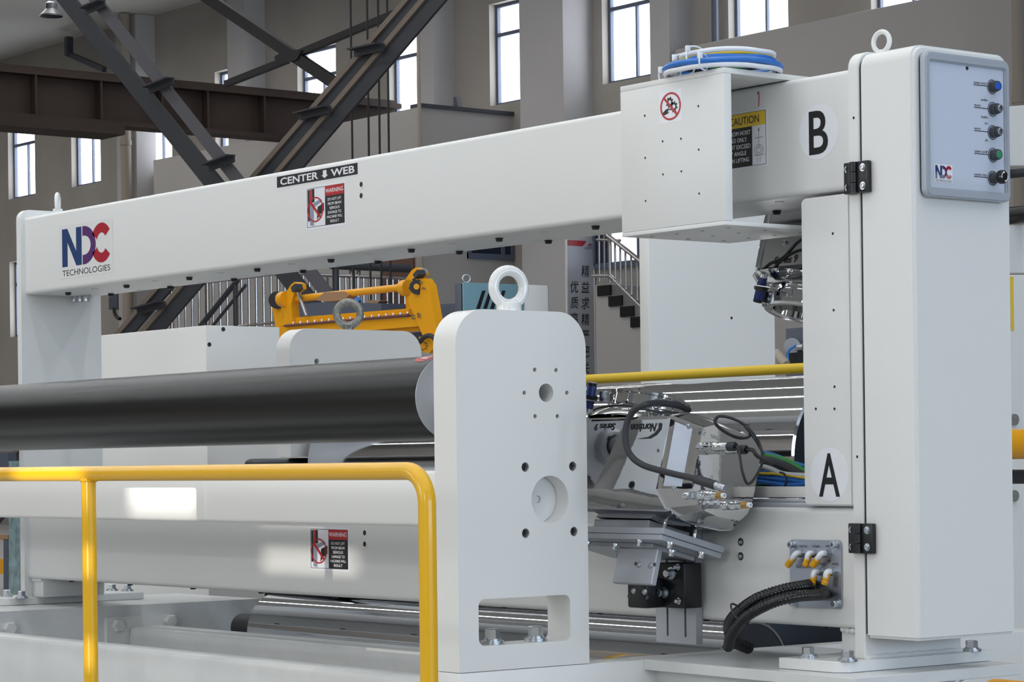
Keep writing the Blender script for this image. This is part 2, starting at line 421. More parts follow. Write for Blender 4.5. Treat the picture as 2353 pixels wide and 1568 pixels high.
# column cover panel that carries the letter A
b = NB()
plate(b, [(-5.425, -.14), (-5.236, -.14), (-5.236, .772), (-5.425, .772), (-5.436, .762), (-5.436, -.13)], [], fY, 5.338, 5.56)
bmesh.ops.bevel(b, geom=b.edges[:], offset=.004, segments=2, affect='EDGES'); CP = ob('column_cover', b, 'white', SF)
def pinhole(par, p, rot, r=.0042):
    b = NB(); lathe(b, [(r*1.5, 0), (r*1.5, .0006)], (0, 0, 0), (0, 0, 1), 14); q = inst(mesh_of('screw_hole', b, 'white_smooth'), p, par, 'screw_hole', rot)
    b = NB(); lathe(b, [(r, 0), (r, .001)], (0, 0, 0), (0, 0, 1), 14); inst(mesh_of('hole', b, 'dark_hole'), (0, 0, 0), q, 'hole')
for u, v in ((1914, 537), (1916, 713), (1918, 889), (1918, 940), (1875, 940)): pinhole(SF, W(u, v, Y=5.338), ROT_mY)
for u, v in ((1962, 271), (1970, 1050)): pinhole(SF, W(u, v, Y=5.33), ROT_mY)
# round letter stickers
def letter(par, ch, u, v, Y, r, h, w):
    p = W(u, v, Y=Y); M = MF('Y', p)
    b = NB(); slab(b, circ(0, 0, r, 48), M, .0006); o = ob('letter_sticker', b, 'label_white', par); o['label'] = 'round white sticker with the letter '+ch
    b = NB(); text(b, ch, MF('Y', p+V((0, -.0012, -h/2))), h, w, bold=.012); pr('lettering', b, 'black_print', o, M)
letter(SF, 'B', 1881, 303, 5.35, .081, .128, .079)
letter(SF, 'A', 1906, 1091, 5.338, .079, .126, .086)
# red hand-written stroke
b = NB(); p = W(1743, 245, Y=5.3492); q = W(1743, 211, Y=5.3492); tube(b, [p, (p+q)/2+V((.002, 0, 0)), q+V((0, 0, 0)), q+V((-.006, 0, -.006))], .0014, 6, 5); ob('marker_stroke', b, 'red_print', SF)
# ---- NDC logo label
def quadlabel(uvs, Y): return [W(u, v, Y=Y) for u, v in uvs]
def ndc(par, O, face, wd, ht, bgm, z=.0006):
    """logo with origin at lower left, nominal width 1 x height 1.22"""
    k = wd
    M0 = MF(face, O); S = Matrix.Diagonal((k, ht/1.22, 1, 1)); M = M0 @ S
    b = NB(); plate(b, [(-.06, -.06), (1.06, -.06), (1.06, 1.28), (-.06, 1.28)], [], lambda a, c, t: M @ V((a, c, t)), 0, z*.5)
    o = ob('logo_label', b, bgm, par)
    T = M @ Matrix.Translation((0, 0, z*.5+.0006))
    b = NB(); y0, y1 = .235, 1.20
    flat(b, [(0, y0), (.115, y0), (.115, .85), (.30, y0), (.415, y0), (.415, y1), (.30, y1), (.30, .60), (.115, y1), (0, y1)], T); pr('letter_n', b, 'logo_blue', o, M)
    b = NB(); n = 20; cy = (y0+y1)/2; hy = (y1-y0)/2
    outer = [(.435, y1)]+[(.46+.25*math.sin(PI*i/n), cy+hy*math.cos(PI*i/n)) for i in range(n+1)]+[(.435, y0)]
    inner = [(.435, cy-hy*.5)]+[(.47+.135*math.sin(PI*(1-i/n)), cy+hy*.5*math.cos(PI*(1-i/n))) for i in range(n+1)]+[(.435, cy+hy*.5)]
    flat(b, outer+inner, T); pr('letter_d', b, 'logo_purple', o, M)
    b = NB(); cc = .83
    for sg in (1, -1):
        o1 = []; i1 = []
        for i in range(n+1):
            t = math.radians(38+i*(180-38-28)/n); o1.append((cc+.215*math.cos(t), cy+sg*(hy*1.03)*math.sin(t)))
        for i in range(n+1):
            t = math.radians(38+i*(180-38-18)/n); i1.append((cc+.10*math.cos(t), cy+sg*(hy*.52)*math.sin(t)))
        lp = o1+[(.725, cy+sg*hy*.26)]+i1[::-1]
        flat(b, lp if sg > 0 else lp[::-1], T)
    pr('letter_c', b, 'logo_red', o, M)
    b = NB(); text(b, 'TECHNOLOGIES', M0 @ Matrix.Translation((k*.5, 0, z*.5+.0006)), ht*.125, wd, bold=-.004); pr('lettering', b, 'black_print', o, M)
    return o
p0 = W(144, 636, Y=5.3496); p1 = W(252, 508, Y=5.3496)
lo = ndc(SF, p0, 'Y', p1.x-p0.x, p1.z-p0.z+.0, 'label_cream')
# ---- CENTER WEB strip
p0 = W(637, 432, Y=5.35); p1 = W(822, 374, Y=5.35); wd, ht = p1.x-p0.x, p1.z-p0.z; M = MF('Y', p0)
b = NB(); slab(b, [(-.004, -.004), (wd+.004, -.004), (wd+.004, ht+.004), (-.004, ht+.004)], M, .0006); CW = ob('web_label', b, 'label_white', SF)
Mz = lambda a, c, t: M @ Matrix.Translation((a, c, t))
b = NB(); flat(b, [(0, 0), (wd, 0), (wd, ht), (0, ht)], M, .0011); pr('label_field', b, 'black_print', CW, M)
b = NB(); text(b, 'CENTER', Mz(wd*.045, ht*.2, .0017), ht*.62, wd*.48, 0, bold=.022); text(b, 'WEB', Mz(wd*.68, ht*.2, .0017), ht*.62, wd*.285, 0, bold=.022)
ac = wd*.605; flat(b, [(ac-wd*.022, ht*.85), (ac-wd*.022, ht*.42), (ac-wd*.04, ht*.42), (ac, ht*.13), (ac+wd*.04, ht*.42), (ac+wd*.022, ht*.42), (ac+wd*.022, ht*.85)], M, .0017)
pr('lettering', b, 'label_white', CW, M)
# ---- warning labels on the beams
def warning(par, u0, vb, u1, vt, Y=5.35):
    p0 = W(u0, vb, Y=Y); p1 = W(u1, vt, Y=Y); wd, ht = p1.x-p0.x, p1.z-p0.z; M = MF('Y', p0); T = lambda a, c, t: M @ Matrix.Translation((a*wd, c*ht, t))
    R = lambda bm, a0, a1, c0, c1, z: flat(bm, [(a0*wd, c0*ht), (a1*wd, c0*ht), (a1*wd, c1*ht), (a0*wd, c1*ht)], M, z)
    b = NB(); slab(b, [(0, 0), (wd, 0), (wd, ht), (0, ht)], M, .0006); o = ob('warning_label', b, 'label_white', par)
    b = NB()
    for a in ((.03, .97, .94, .95), (.03, .97, .055, .065), (.03, .04, .055, .95), (.96, .97, .055, .95)): R(b, *a, .0009)
    R(b, .49, .97, .06, .945, .0011); pr('label_field', b, 'black_print', o, M)
    b = NB(); R(b, .49, .965, .72, .945, .0015); pr('label_banner', b, 'red_print', o, M)
    b = NB(); text(b, 'WARNING', T(.727, .79, .0019), ht*.095, wd*.44, bold=.012); pr('heading', b, 'label_white', o, M); b = NB()
    for i, t in enumerate(('DO NOT LIFT', 'FROM BEAM', 'SERIOUS', 'DAMAGE TO', 'MACHINE WILL', 'RESULT')):
        text(b, t, T(.727, .605-.1*i, .0015), ht*.06, wd*(.34, .33, .25, .33, .39, .215)[i], bold=.01)
    pr('lettering', b, 'label_white', o, M)
    # small picture of a lifted machine, crossed out
    b = NB(); R(b, .05, .1, .2, .92, .001); R(b, .16, .22, .62, .93, .001); flat(b, [(.3*wd, .50*ht), (.46*wd, .58*ht), (.46*wd, .4*ht), (.34*wd, .3*ht), (.28*wd, .2*ht)], M, .0013); pr('picture_dark', b, 'black_print', o, M)
    b = NB(); flat(b, [(.1*wd, .1*ht), (.2*wd, .08*ht), (.2*wd, .5*ht), (.42*wd, .62*ht), (.38*wd, .68*ht), (.1*wd, .56*ht)], M, .0012); pr('picture_machine', b, 'picture_grey', o, M)
    b = NB(); R(b, .105, .155, .55, .93, .001); ca, cb, rx, ry = .245*wd, .45*ht, .2*wd, .29*ht
    flat_holes(b, [(ca+rx*math.cos(2*PI*k/40), cb+ry*math.sin(2*PI*k/40)) for k in range(40)], [[(ca+rx*.87*math.cos(2*PI*k/40), cb+ry*.89*math.sin(2*PI*k/40)) for k in range(40)]], M, .0017)
    flat(b, [(ca-rx*.74, cb+ry*.58), (ca+rx*.56, cb-ry*.74), (ca+rx*.74, cb-ry*.62), (ca-rx*.56, cb+ry*.72)], M, .0018)
    pr('prohibition_mark', b, 'red_print', o, M)
warning(SF, 704, 530, 794, 415); warning(SF, 712, 1311, 802, 1213)
# ---- caution label, partly behind the housing
p1 = W(1764, 247, Y=5.35); p0 = W(1764, 380, Y=5.35); ht = p1.z-p0.z; wd = .235; O = V((p0.x-wd, 5.35, p0.z)); M = MF('Y', O); T = lambda a, c, t: M @ Matrix.Translation((a*wd, c*ht, t))
R = lambda bm, a0, a1, c0, c1, z: flat(bm, [(a0*wd, c0*ht), (a1*wd, c0*ht), (a1*wd, c1*ht), (a0*wd, c1*ht)], M, z)
b = NB(); slab(b, [(0, 0), (wd, 0), (wd, ht), (0, ht)], M, .0006); CA = ob('caution_label', b, 'label_white', SF)
b = NB(); R(b, .02, .72, .03, .72, .0011); R(b, .02, .98, .03, .036, .001); R(b, .974, .98, .03, .97, .001); R(b, .02, .98, .964, .97, .001); pr('label_field', b, 'black_print', CA, M)
b = NB(); R(b, .02, .972, .72, .962, .0013); pr('label_banner', b, 'yellow_print', CA, M)
b = NB(); text(b, 'CAUTION', T(.855, .775, .0017), ht*.13, wd*.56, 1, bold=.004)
cc = .845; R(b, cc-.0025, cc+.0025, .3, .62, .001); R(b, cc-.1, cc+.12, .2, .206, .001)
for r_ in (.085, .05): flat_holes(b, [((cc+r_*math.cos(k*PI/16))*wd, (.29+r_*1.1*math.sin(k*PI/16))*ht) for k in range(32)], [[((cc+(r_-.006)*math.cos(k*PI/16))*wd, (.29+(r_-.006)*1.1*math.sin(k*PI/16))*ht) for k in range(32)]], M, .001)
R(b, cc-.08, cc+.08, .50, .507, .001); R(b, cc-.03, cc-.026, .08, .2, .001); R(b, cc+.02, cc+.024, .08, .2, .001)
flat(b, [((cc-.012)*wd, .62*ht), ((cc+.012)*wd, .62*ht), (cc*wd, .69*ht)], M, .001)
pr('lettering', b, 'black_print', CA, M)
b = NB()
for i, (t, wr) in enumerate((('LIFT FROM HOIST', .56), ('RINGS ONLY.', .40), ('DO NOT EXCEED', .58), ('30° ANGLE', .35), ('WHEN LIFTING', .48))):
    text(b, t, T((.695, .63, .69, .61, .66)[i], .59-.118*i, .0015), ht*.072, wd*wr, 1, bold=.008)
pr('lettering', b, 'label_white', CA, M)
# ---- eye bolts on the columns
p = W(2066, 103, Y=5.45); eye_bolt(SF, 'eye_bolt', (-5.207+.002, 5.45, 1.178), .037, .0075, 'white_gloss', 85)
eye_bolt(SF, 'eye_bolt', (-10.45, 5.53, 1.165), .046, .010, 'white_gloss', 126)
# ---- black hinges between column and cabinet door
for z0, z1 in ((.765, .856), (-.277, -.19)):
    hx = -5.183; h = NB(); box(h, -5.229, hx-.004, 5.310, 5.329, z0, z1, .003); box(h, -5.215, hx-.004, 5.305, 5.312, z0+.004, z1-.004, .002)
    HG = ob('hinge', h, 'black_plastic', SF)
    h = NB(); box(h, hx+.004, -5.134, 5.310, 5.3285, z0, z1, .003); ob('hinge_leaf', h, 'black_plastic', HG)
    for k in range(3):
        h = NB(); zz = z0+(z1-z0)*k/3; cyl(h, (hx-.004, 5.308, zz+.001), (hx-.004, 5.308, zz+(z1-z0)/3-.001), .011, 16); ob('knuckle', h, 'black_plastic', HG)
    hs = socket_mesh('hinge_screw', .0085, .006)
    for xx in (-5.213, -5.153):
        for zz in (z0+.019, z1-.019): inst(hs, (xx, 5.311, zz), HG, 'hinge_screw', ROT_mY)
# ---- linear rail and bar on the lower beam's top
b = NB(); box(b, -6.6, -5.236, 5.37, 5.43, -.146, -.132, .002); box(b, -6.6, -5.236, 5.38, 5.42, -.132, -.122, .002); ob('guide_rail', b, 'aluminium', SF)
# ---- connection plate with hose fittings
p0 = W(1819, 1394, Y=5.349); p1 = W(1935, 1243, Y=5.349)
b = NB(); plate(b, rrect(p0.x, p1.x, p0.z, p1.z, .012, 5), [], fY, 5.3435, 5.3495); FP = ob('connection_plate', b, 'brushed', SF)
yF = 5.3435
PS = socket_mesh('plate_screw', .0105, .02)
for u, v in ((1824, 1252), (1922, 1252), (1924, 1388), (1826, 1385)): inst(PS, W(u, v, Y=yF), FP, 'plate_screw', ROT_mY)
b = NB()
for t, u, v, w_ in (('SHUTTER', 1846, 1259, .032), ('COOLING', 1875, 1259, .032), ('WIPER', 1904, 1259, .024), ('AIR', 1847, 1292, .012), ('AIR', 1905, 1293, .012), ('ALL FITTINGS- 6MM', 1848, 1306, .07), ('WATER', 1890, 1300, .026), ('WATER', 1919, 1300, .026), ('IN', 1891, 1334, .007), ('OUT', 1920, 1335, .015)):
    text(b, t, MF('Y', W(u, v, Y=yF-.0006)), .0075, w_)
pr('lettering', b, 'black_print', FP, None)
for i, (u, v, a) in enumerate(((1846, 1272, 1), (1875, 1272, .35), (1904, 1272, 1), (1888, 1314, .2), (1917, 1314, .25))):
    p = W(u, v, Y=yF); b = NB(); hexa(b, p, p+V((0, -.016, 0)), .0135); ft = ob('fitting', b, 'steel', SF)
    q = p+V((0, -.027, 0)); dn = V((-.026*a, -.005, -.028)); e = q+dn
    b = NB(); tube(b, [p+V((0, -.014, 0)), q, q+dn*.25+V((0, -.004, 0)), q+dn*.7], .0088, 12, 6); ob('elbow', b, 'white_plastic', ft)
    b = NB(); tube(b, [q+dn*(.15 if i in (1, 4) else .42), q+dn*.8, q+dn*1.35], .0105, 10, 4, rad=lambda k: .0102+.001*math.sin(k*2.3)); ob('tape', b, 'tape_amber', ft)
# ================================================================== electrical cabinet with control panel
EC = thing('electrical_cabinet', 'tall white electrical cabinet with control panel on the right column', 'cabinet')
XF = -4.973
b = NB(); plate(b, rrect(5.33, 5.742, -.522, 1.172, .045, 8, (1, 1, 0, 0)), [], fX, -5.1825, XF)
bmesh.ops.bevel(b, geom=[e for e in b.edges if e.calc_face_angle(0) > .6], offset=.009, segments=3, affect='EDGES'); ob('body', b, 'white', EC)
b = NB(); plate(b, rrect(5.337, 5.736, -.51, 1.165, .04, 8, (1, 1, 0, 0)), [], fX, -5.186, -5.1825); ob('door_seal', b, 'black_rubber', EC)
# frame of the control panel
PX = XF+.030
a0, a1 = W(2129, 300, X=PX).y, W(2322, 300, X=PX).y
z1 = W(2128, 116, X=PX).z; z0 = W(2318, 465, X=PX).z
b = NB(); plate(b, rrect(a0, a1, z0, z1, .022, 6), [rrect(a0+.019, a1-.019, z0+.026, z1-.026, .003, 2)[::-1]], fX, XF+.004, PX)
bmesh.ops.bevel(b, geom=[e for e in b.edges if e.calc_face_angle(0) > .9], offset=.004, segments=3, affect='EDGES')
CPN = ob('control_panel', b, 'panel_grey', EC)
b = NB(); plate(b, rrect(a0+.004, a1-.004, z0+.004, z1-.004, .02, 6), [], fX, XF-.002, XF+.005); ob('gasket', b, 'black_rubber', CPN)
PF = PX-.009
b = NB(); box(b, XF+.006, PF, a0+.016, a1-.016, z0+.022, z1-.022); ob('panel_face', b, 'panel_face', CPN)
b = NB(); p = W(2222, 157, X=PF); cyl(b, p, p+V((.001, 0, 0)), .0055, 16); ob('pilot_hole', b, 'dark_hole', CPN)
# thin protective film with creases at the lower left
b = NB(); n = 18
ya, yb, za, zb = a0+.02, a1-.022, z0+.028, z0+.12
g = [[b.verts.new((PF+.0012+.0035*random.random()*max(0, 1-j/n*1.2)*(1-.7*i/n), ya+(yb-ya)*i/n, za+(zb-za)*(j/n)*(1-.75*i/n))) for j in range(n//2+1)] for i in range(n+1)]
for i in range(n):
    for j in range(n//2): b.faces.new((g[i][j], g[i+1][j], g[i+1][j+1], g[i][j+1]))
ob('protective_film', b, 'clear_film', CPN, sharp=80)
# buttons and switches
BT = [(2283.6, 199.7), (2285, 251.4), (2285, 304.5), (2285.7, 356.7), (2285, 409.5)]
for i, (u, v) in enumerate(BT):
    p = W(u-4, v, X=PF+.0005)
    b = NB(); M = MF('X', p); flat_holes(b, circ(0, 0, .0212, 40), [circ(0, 0, .0192, 40)], M, .0004)
    L = .062 if i != 4 else .062
    flat(b, [(-.0795, -.0008), (-.0207, -.0008), (-.0207, .0012), (-.0795, .0012)], M, .0004)
    pr('print_ring', b, 'black_print', CPN, M)
    nm = ('push_button', 'key_switch', 'key_switch', 'push_button', 'stop_button')[i]
    b = NB()
    if i in (0, 3):
        lathe(b, [(.0165, 0), (.0165, .012), (.0155, .020), (.0140, .024), (.0118, .024), (.0118, .019)], p, (1, 0, 0), 28, True, False); o = ob(nm, b, 'dark_grey', EC)
        b = NB(); lathe(b, [(.0118, .018), (.0116, .0235), (.010, .0245)], p, (1, 0, 0), 28); ob('button_face', b, 'button_blue' if i == 0 else 'button_green', o)
    elif i in (1, 2):
        lathe(b, [(.0165, 0), (.0165, .012), (.0155, .019), (.0135, .019), (.0135, .026), (.012, .0275)], p, (1, 0, 0), 28); o = ob(nm, b, 'dark_grey', EC)
        b = NB(); lathe(b, [(.0105, .027), (.0105, .031), (.0095, .032)], p, (1, 0, 0), 24); q = ob('lock_barrel', b, 'zinc', o)
        b = NB(); M = MF('X', p+V((.0324, 0, 0))); flat(b, [(-.0014, -.006), (.0014, -.006), (.0014, .006), (-.0014, .006)], M); flat(b, circ(0, .003, .003, 12), M, .0001); pr('key_slot', b, 'black_print', o, M)
    else:
        lathe(b, [(.0165, 0), (.0165, .010), (.0135, .012), (.0125, .022), (.0125, .028)], p, (1, 0, 0), 28); o = ob(nm, b, 'dark_grey', EC)
        b = NB(); lathe(b, [(.013, .026), (.0195, .029), (.0205, .035), (.0195, .041), (.014, .045), (.006, .0465)], p, (1, 0, 0), 32); q = ob('mushroom_head', b, 'black_gloss', o)
        b = NB()
        for s in (0, 1):
            pts = []
            for k in range(9):
                t = math.radians(110+s*180+k*11); pts.append((.0145*math.cos(t), .0145*math.sin(t)))
            inn = [(x_*.8, y_*.8) for x_, y_ in pts][::-1]
            M = MF('X', p+V((.0462, 0, 0))); flat(b, pts+inn, M)
            t = math.radians(110+s*180); flat(b, [(.017*math.cos(t), .017*math.sin(t)), (.0095*math.cos(t), .0095*math.sin(t)), (.0135*math.cos(t-.45), .0135*math.sin(t-.45))], M)
        pr('arrow_print', b, 'label_white', o, None)
b = NB()
for t, i, dy, dz, w_ in (('sample check', 0, -.0785, .004, .055), ('shutter', 1, -.0785, .004, .028), ('enable', 1, -.05, .0215, .027), ('disable', 1, -.05, -.028, .027), ('sensor', 2, -.0785, .004, .028), ('on', 2, -.0335, .0215, .0105), ('off', 2, -.0335, -.028, .0105), ('system on/off', 3, -.0785, .004, .055), ('scanner stop', 4, -.0785, .004, .052)):
    p = W(BT[i][0]-4, BT[i][1], X=PF+.0009); text(b, t, MF('X', p+V((0, dy, dz))), .0075, w_, 0)
for i in (1, 2):
    for dz in (.0235, -.026):
        p = W(BT[i][0]-4, BT[i][1], X=PF+.0009); M = MF('X', p+V((0, -.0195, dz))); flat(b, circ(0, 0, .0011, 8), M)
pr('lettering', b, 'black_print', CPN, None)
p0 = W(2149, 418, X=PF+.0008); p1 = W(2186, 386, X=PF+.0008)
ndc(EC, p0+V((0, .0, .002)), 'X', p1.y-p0.y, p1.z-p0.z+.003, 'label_white', z=.001)
# ================================================================== sensor housing around the upper beam
HS = thing('sensor_housing', 'white U-shaped sheet metal housing wrapped around the upper beam', 'housing')
hx0, hx1, hy = -5.976, -5.507, 5.10
b = NB(); box(b, hx0, hx1, hy, hy+.03, .703, 1.137, .0015); ob('front_panel', b, 'white', HS)
b = NB(); box(b, hx0, hx1, hy, 5.80, 1.137, 1.154, .0015); ob('top_panel', b, 'white', HS)
b = NB(); box(b, hx0, hx1, hy, 5.55, .690, .7025, .0015); ob('bottom_panel', b, 'white', HS)
for u, v in ((1482, 266), (1605, 244), (1523, 325), (1565, 319), (1606, 344), (1483, 363), (1524, 401), (1566, 394), (1484, 462), (1607, 445)): pinhole(HS, W(u, v, Y=hy), ROT_mY, .0036)
for i in range(4):
    for j in range(3): pinhole(HS, (hx0+.06+.115*i, hy+.07+.15*j, .690), ROT_D, .006)
# prohibition sticker
p0 = W(1516, 286, Y=hy); p1 = W(1567, 202, Y=hy); wd, ht = p1.x-p0.x, p1.z-p0.z; M = MF('Y', p0); sq = wd*.5
b = NB(); slab(b, rrect(0, wd, 0, ht, .004, 4), M, .0006); ST = ob('prohibition_sticker', b, 'label_white', HS)
ca, cb = wd/2, ht/2; rx, ry = wd*.455, ht*.43
b = NB(); el = lambda k, f_: (ca+rx*f_*math.cos(2*PI*k/48), cb+ry*f_*math.sin(2*PI*k/48))
flat_holes(b, [el(k, 1) for k in range(48)], [[el(k, .86) for k in range(48)]], M, .0016)
flat(b, [(ca-rx*.70, cb+ry*.60), (ca+rx*.58, cb-ry*.74), (ca+rx*.70, cb-ry*.60), (ca-rx*.58, cb+ry*.72)], M, .0018); pr('red_ring', b, 'red_print', ST, M)
def gear(bm, x, y, r):
    pts = []
    for k in range(32):
        rr = r if (k//2) % 2 else r*.72; pts.append((x+rr*math.cos(2*PI*k/32), y+rr*math.sin(2*PI*k/32)))
    flat_holes(bm, pts, [circ(x, y, r*.4, 16)], M, .0011)
b = NB(); gear(b, wd*.46, ht*.62, wd*.17); gear(b, wd*.64, ht*.47, wd*.17)
flat(b, [(wd*.15, ht*.33), (wd*.19, ht*.25), (wd*.36, ht*.28), (wd*.44, ht*.33), (wd*.36, ht*.34), (wd*.42, ht*.40), (wd*.5, ht*.38), (wd*.46, ht*.43), (wd*.36, ht*.44), (wd*.28, ht*.42)], M, .0011)
for x_, y_, t0 in ((.46, .72, 60), (.76, .58, -10)):
    pts = [(wd*x_+wd*.15*math.cos(math.radians(t0+k*10)), ht*y_-.012+wd*.15*math.sin(math.radians(t0+k*10))) for k in range(8)]; flat(b, pts+[(a*.996+wd*x_*.004, c-.0012) for a, c in pts[::-1]], M, .0011)
pr('pictogram', b, 'black_print', ST, M)
# ---- two cable coils lying on the housing
def coil(name, label, c, rx, ry, z0, strands, ties):
    t = thing(name, label, 'cable coil')
    for i, (dz, dr, r, m, ph) in enumerate(strands):
        b = NB(); pts = []
        for k in range(28):
            a = 2*PI*k/28; wob = .006*math.sin(2*a+ph)
            pts.append((c[0]+(rx+dr)*math.cos(a), c[1]+(ry+dr)*math.sin(a), z0+dz+r+abs(wob)*.6))
        tube(b, pts, r, 10, 3, True); ob('cable', b, m, t)
    for a in ties:
        p = V((c[0]+rx*math.cos(a), c[1]+ry*math.sin(a), z0)); rad = V((math.cos(a), math.sin(a), 0)); b = NB()
        hh = max(s[0]+2*s[2] for s in strands)+.006
        tube(b, [p-rad*.028+V((0, 0, .003)), p-rad*.028+V((0, 0, hh)), p+rad*.028+V((0, 0, hh)), p+rad*.03+V((0, 0, .003))], .0028, 6, 4, True)
        box(b, p.x+rad.x*.03-.006, p.x+rad.x*.03+.006, p.y+rad.y*.03-.006, p.y+rad.y*.03+.006, z0+hh-.012, z0+hh+.006, .001); ob('cable_tie', b, 'white_plastic', t)
    return t
coil('cable_coil', 'larger coil of blue and white cables lying flat on the sensor housing', tuple(W(1661, 172, Z=1.16).xy), .172, .172, 1.154, [(0, .0, .008, 'white_plastic', 0), (.004, -.018, .009, 'grey_cable', 1), (.014, .002, .009, 'blue_cable', 2), (.018, -.016, .008, 'blue_cable', .5)], (3.6, 5.2))
coil('cable_coil', 'small tied coil of grey, yellow-green and white cables on top of another coil', tuple(W(1672, 150, Z=1.20).xy), .138, .138, 1.182, [(0, 0, .011, 'black_rubber', 0), (.014, .004, .008, 'blue_cable', 1), (.022, -.014, .007, 'green_cable', 2), (.027, .0, .0055, 'yellow_cable', 2.3), (.034, .002, .008, 'white_plastic', 3)], (3.7, 4.75))
# ================================================================== nearest bearing plate
BP = thing('bearing_plate', 'thick white bearing plate with ring bolt, round holes and rectangular cut-out', 'machine plate')
hol = [circ(*q, n) for *q, n in []]
def yz(u, v): p = W(u, v, X=-5.98); return p.y, p.z
for u, v in ((1229, 850), (1278, 851), (1205, 903), (1303, 903), (1230, 957), (1281, 957)): hol.append(circ(*yz(u, v), .0068, 14)[::-1])
hol.append(circ(*yz(1255, 903), .028, 28)[::-1])
for u, v in ((1207, 1074), (1316, 1072), (1208, 1226), (1319, 1222)): hol.append(circ(*yz(u, v), .0145, 18)[::-1])
hol.append(circ(*yz(1264, 1148), .0715, 40)[::-1])
hol.append(rrect(4.53, 4.879, -.543, -.404, .022, 5)[::-1])
b = NB(); plate(b, rrect(4.457, 4.952, -.617, .453, .105, 12, (1, 1, 0, 0)), hol, fX, -6.09, -5.98); ob('plate', b, 'white_smooth', BP, 25)
b = NB(); c = yz(1264, 1148); lathe(b, [(.0705, 0), (.0705, .006), (.012, .006), (.010, .002)], (-6.045, c[0], c[1]), (1, 0, 0), 40, True, False); ob('bearing_cover', b, 'white_smooth', BP)
b = NB(); c = yz(1255, 903); cyl(b, (-6.089, *c), (-6.06, *c), .0275, 24); ob('shaft_end', b, 'hole_grey', BP)
RB = NB()
for u, v in ((1207, 1074), (1316, 1072), (1208, 1226), (1319, 1222)):
    c = yz(u, v); b = NB(); tube(b, [(-5.982-.0022*k/6, c[0]+.0135*math.cos(k*PI/3), c[1]+.0135*math.sin(k*PI/3)) for k in range(60)], .0011, 5, 1); ob('thread', b, 'hole_grey', BP)
RB.free()
eye_bolt(BP, 'ring_bolt', (-6.035, 4.70, .452), .0675, .0165, 'white_gloss', 10, .030, .038)
BIG = bolt_mesh('hex_bolt', .0225, .046)
for u, v in ((1132, 1480), (1231, 1474)):
    p = W(u, v, X=-6.03); inst(BIG, (p.x, p.y, -.5425), BP, 'hex_bolt', (0, 0, .3))
# ================================================================== black roller
RL = thing('black_roller', 'long black anodised roller with pale metal end cap', 'roller')
ry_, rz_, rr_ = 4.79, .2065, .1345
b = NB(); lathe(b, [(rr_-.012, 0), (rr_, .002), (rr_, 5.5), (rr_-.01, 5.502)], (-6.46, ry_, rz_), (-1, 0, 0), 96, False, True); ob('shell', b, 'roller_black', RL)
b = NB(); lathe(b, [(.0, -.001), (.034, .0), (.036, .05), (.046, .054), (.058, .045), (.062, .004), (.10, .0), (rr_-.002, .0), (rr_-.0005, -.004)][::-1], (-6.46, ry_, rz_), (1, 0, 0), 72, False, False); ob('end_cap', b, 'alu_cap', RL)
b = NB(); cyl(b, (-6.50, ry_, rz_), (-6.062, ry_, rz_), .0272, 32); ob('shaft', b, 'steel', RL)
# small red number tag on the shell
def on_roll(x, t): return V((x, ry_-(rr_+.0006)*math.cos(t), rz_+(rr_+.0006)*math.sin(t)))
b = NB(); cv = b.verts.new(on_roll(-6.525, math.radians(72))); rg = [[b.verts.new(on_roll(-6.525+.048*math.cos(2*PI*i/24)*j/4, math.radians(72)+.24*math.sin(2*PI*i/24)*j/4)) for i in range(24)] for j in range(1, 5)]
for i in range(24):
    b.faces.new((cv, rg[0][i], rg[0][(i+1) % 24]))
    for A, B in zip(rg, rg[1:]): b.faces.new((A[i], B[i], B[(i+1) % 24], A[(i+1) % 24]))
tg = ob('number_tag', b, 'red_print', RL)
b = NB(); text(b, '42', Matrix.Identity(4), .03, .06, bold=.02)
for v in b.verts: v.co = on_roll(-6.525+v.co.x*.8, math.radians(72)+(v.co.y-.015)/.1345)*1.0+V((0, -.0004, .0012))
pr('lettering', b, 'label_white', tg, None)
# ================================================================== yellow guard rail
GR = thing('guard_rail', 'yellow painted tubular guard rail in front of the rollers', 'railing')
yr, rr = 3.85, .0235; ztr = -.020
p = W(983, 1300, Y=yr); xr = p.x
bend = [(xr-.085+.085*math.sin(t), yr, ztr-.085+.085*math.cos(t)) for t in [PI/2*k/8 for k in range(9)]]
b = NB(); tube(b, [(-10.2, yr, ztr), (-8, yr, ztr), (-6, yr, ztr)]+bend+[(xr, yr, -.4), (xr, yr, -1.4)], rr, 24, 1); ob('bent_rail', b, 'yellow_rail', GR)
for x_ in (W(206, 1300, Y=yr).x, -9.2):
    b = NB(); cyl(b, (x_, yr, ztr-.01), (x_, yr, -1.4), rr*.97, 24); ob('post', b, 'yellow_rail', GR)
    b = NB(); tube(b, [(x_+.0255*math.cos(2*PI*k/20), yr+.0255*math.sin(2*PI*k/20), ztr-.0195-.004*abs(math.cos(2*PI*k/20))) for k in range(20)], .004, 6, 2, True, rad=lambda i: .0035+.0012*math.sin(i*2.7)); ob('weld', b, 'yellow_rail', GR)
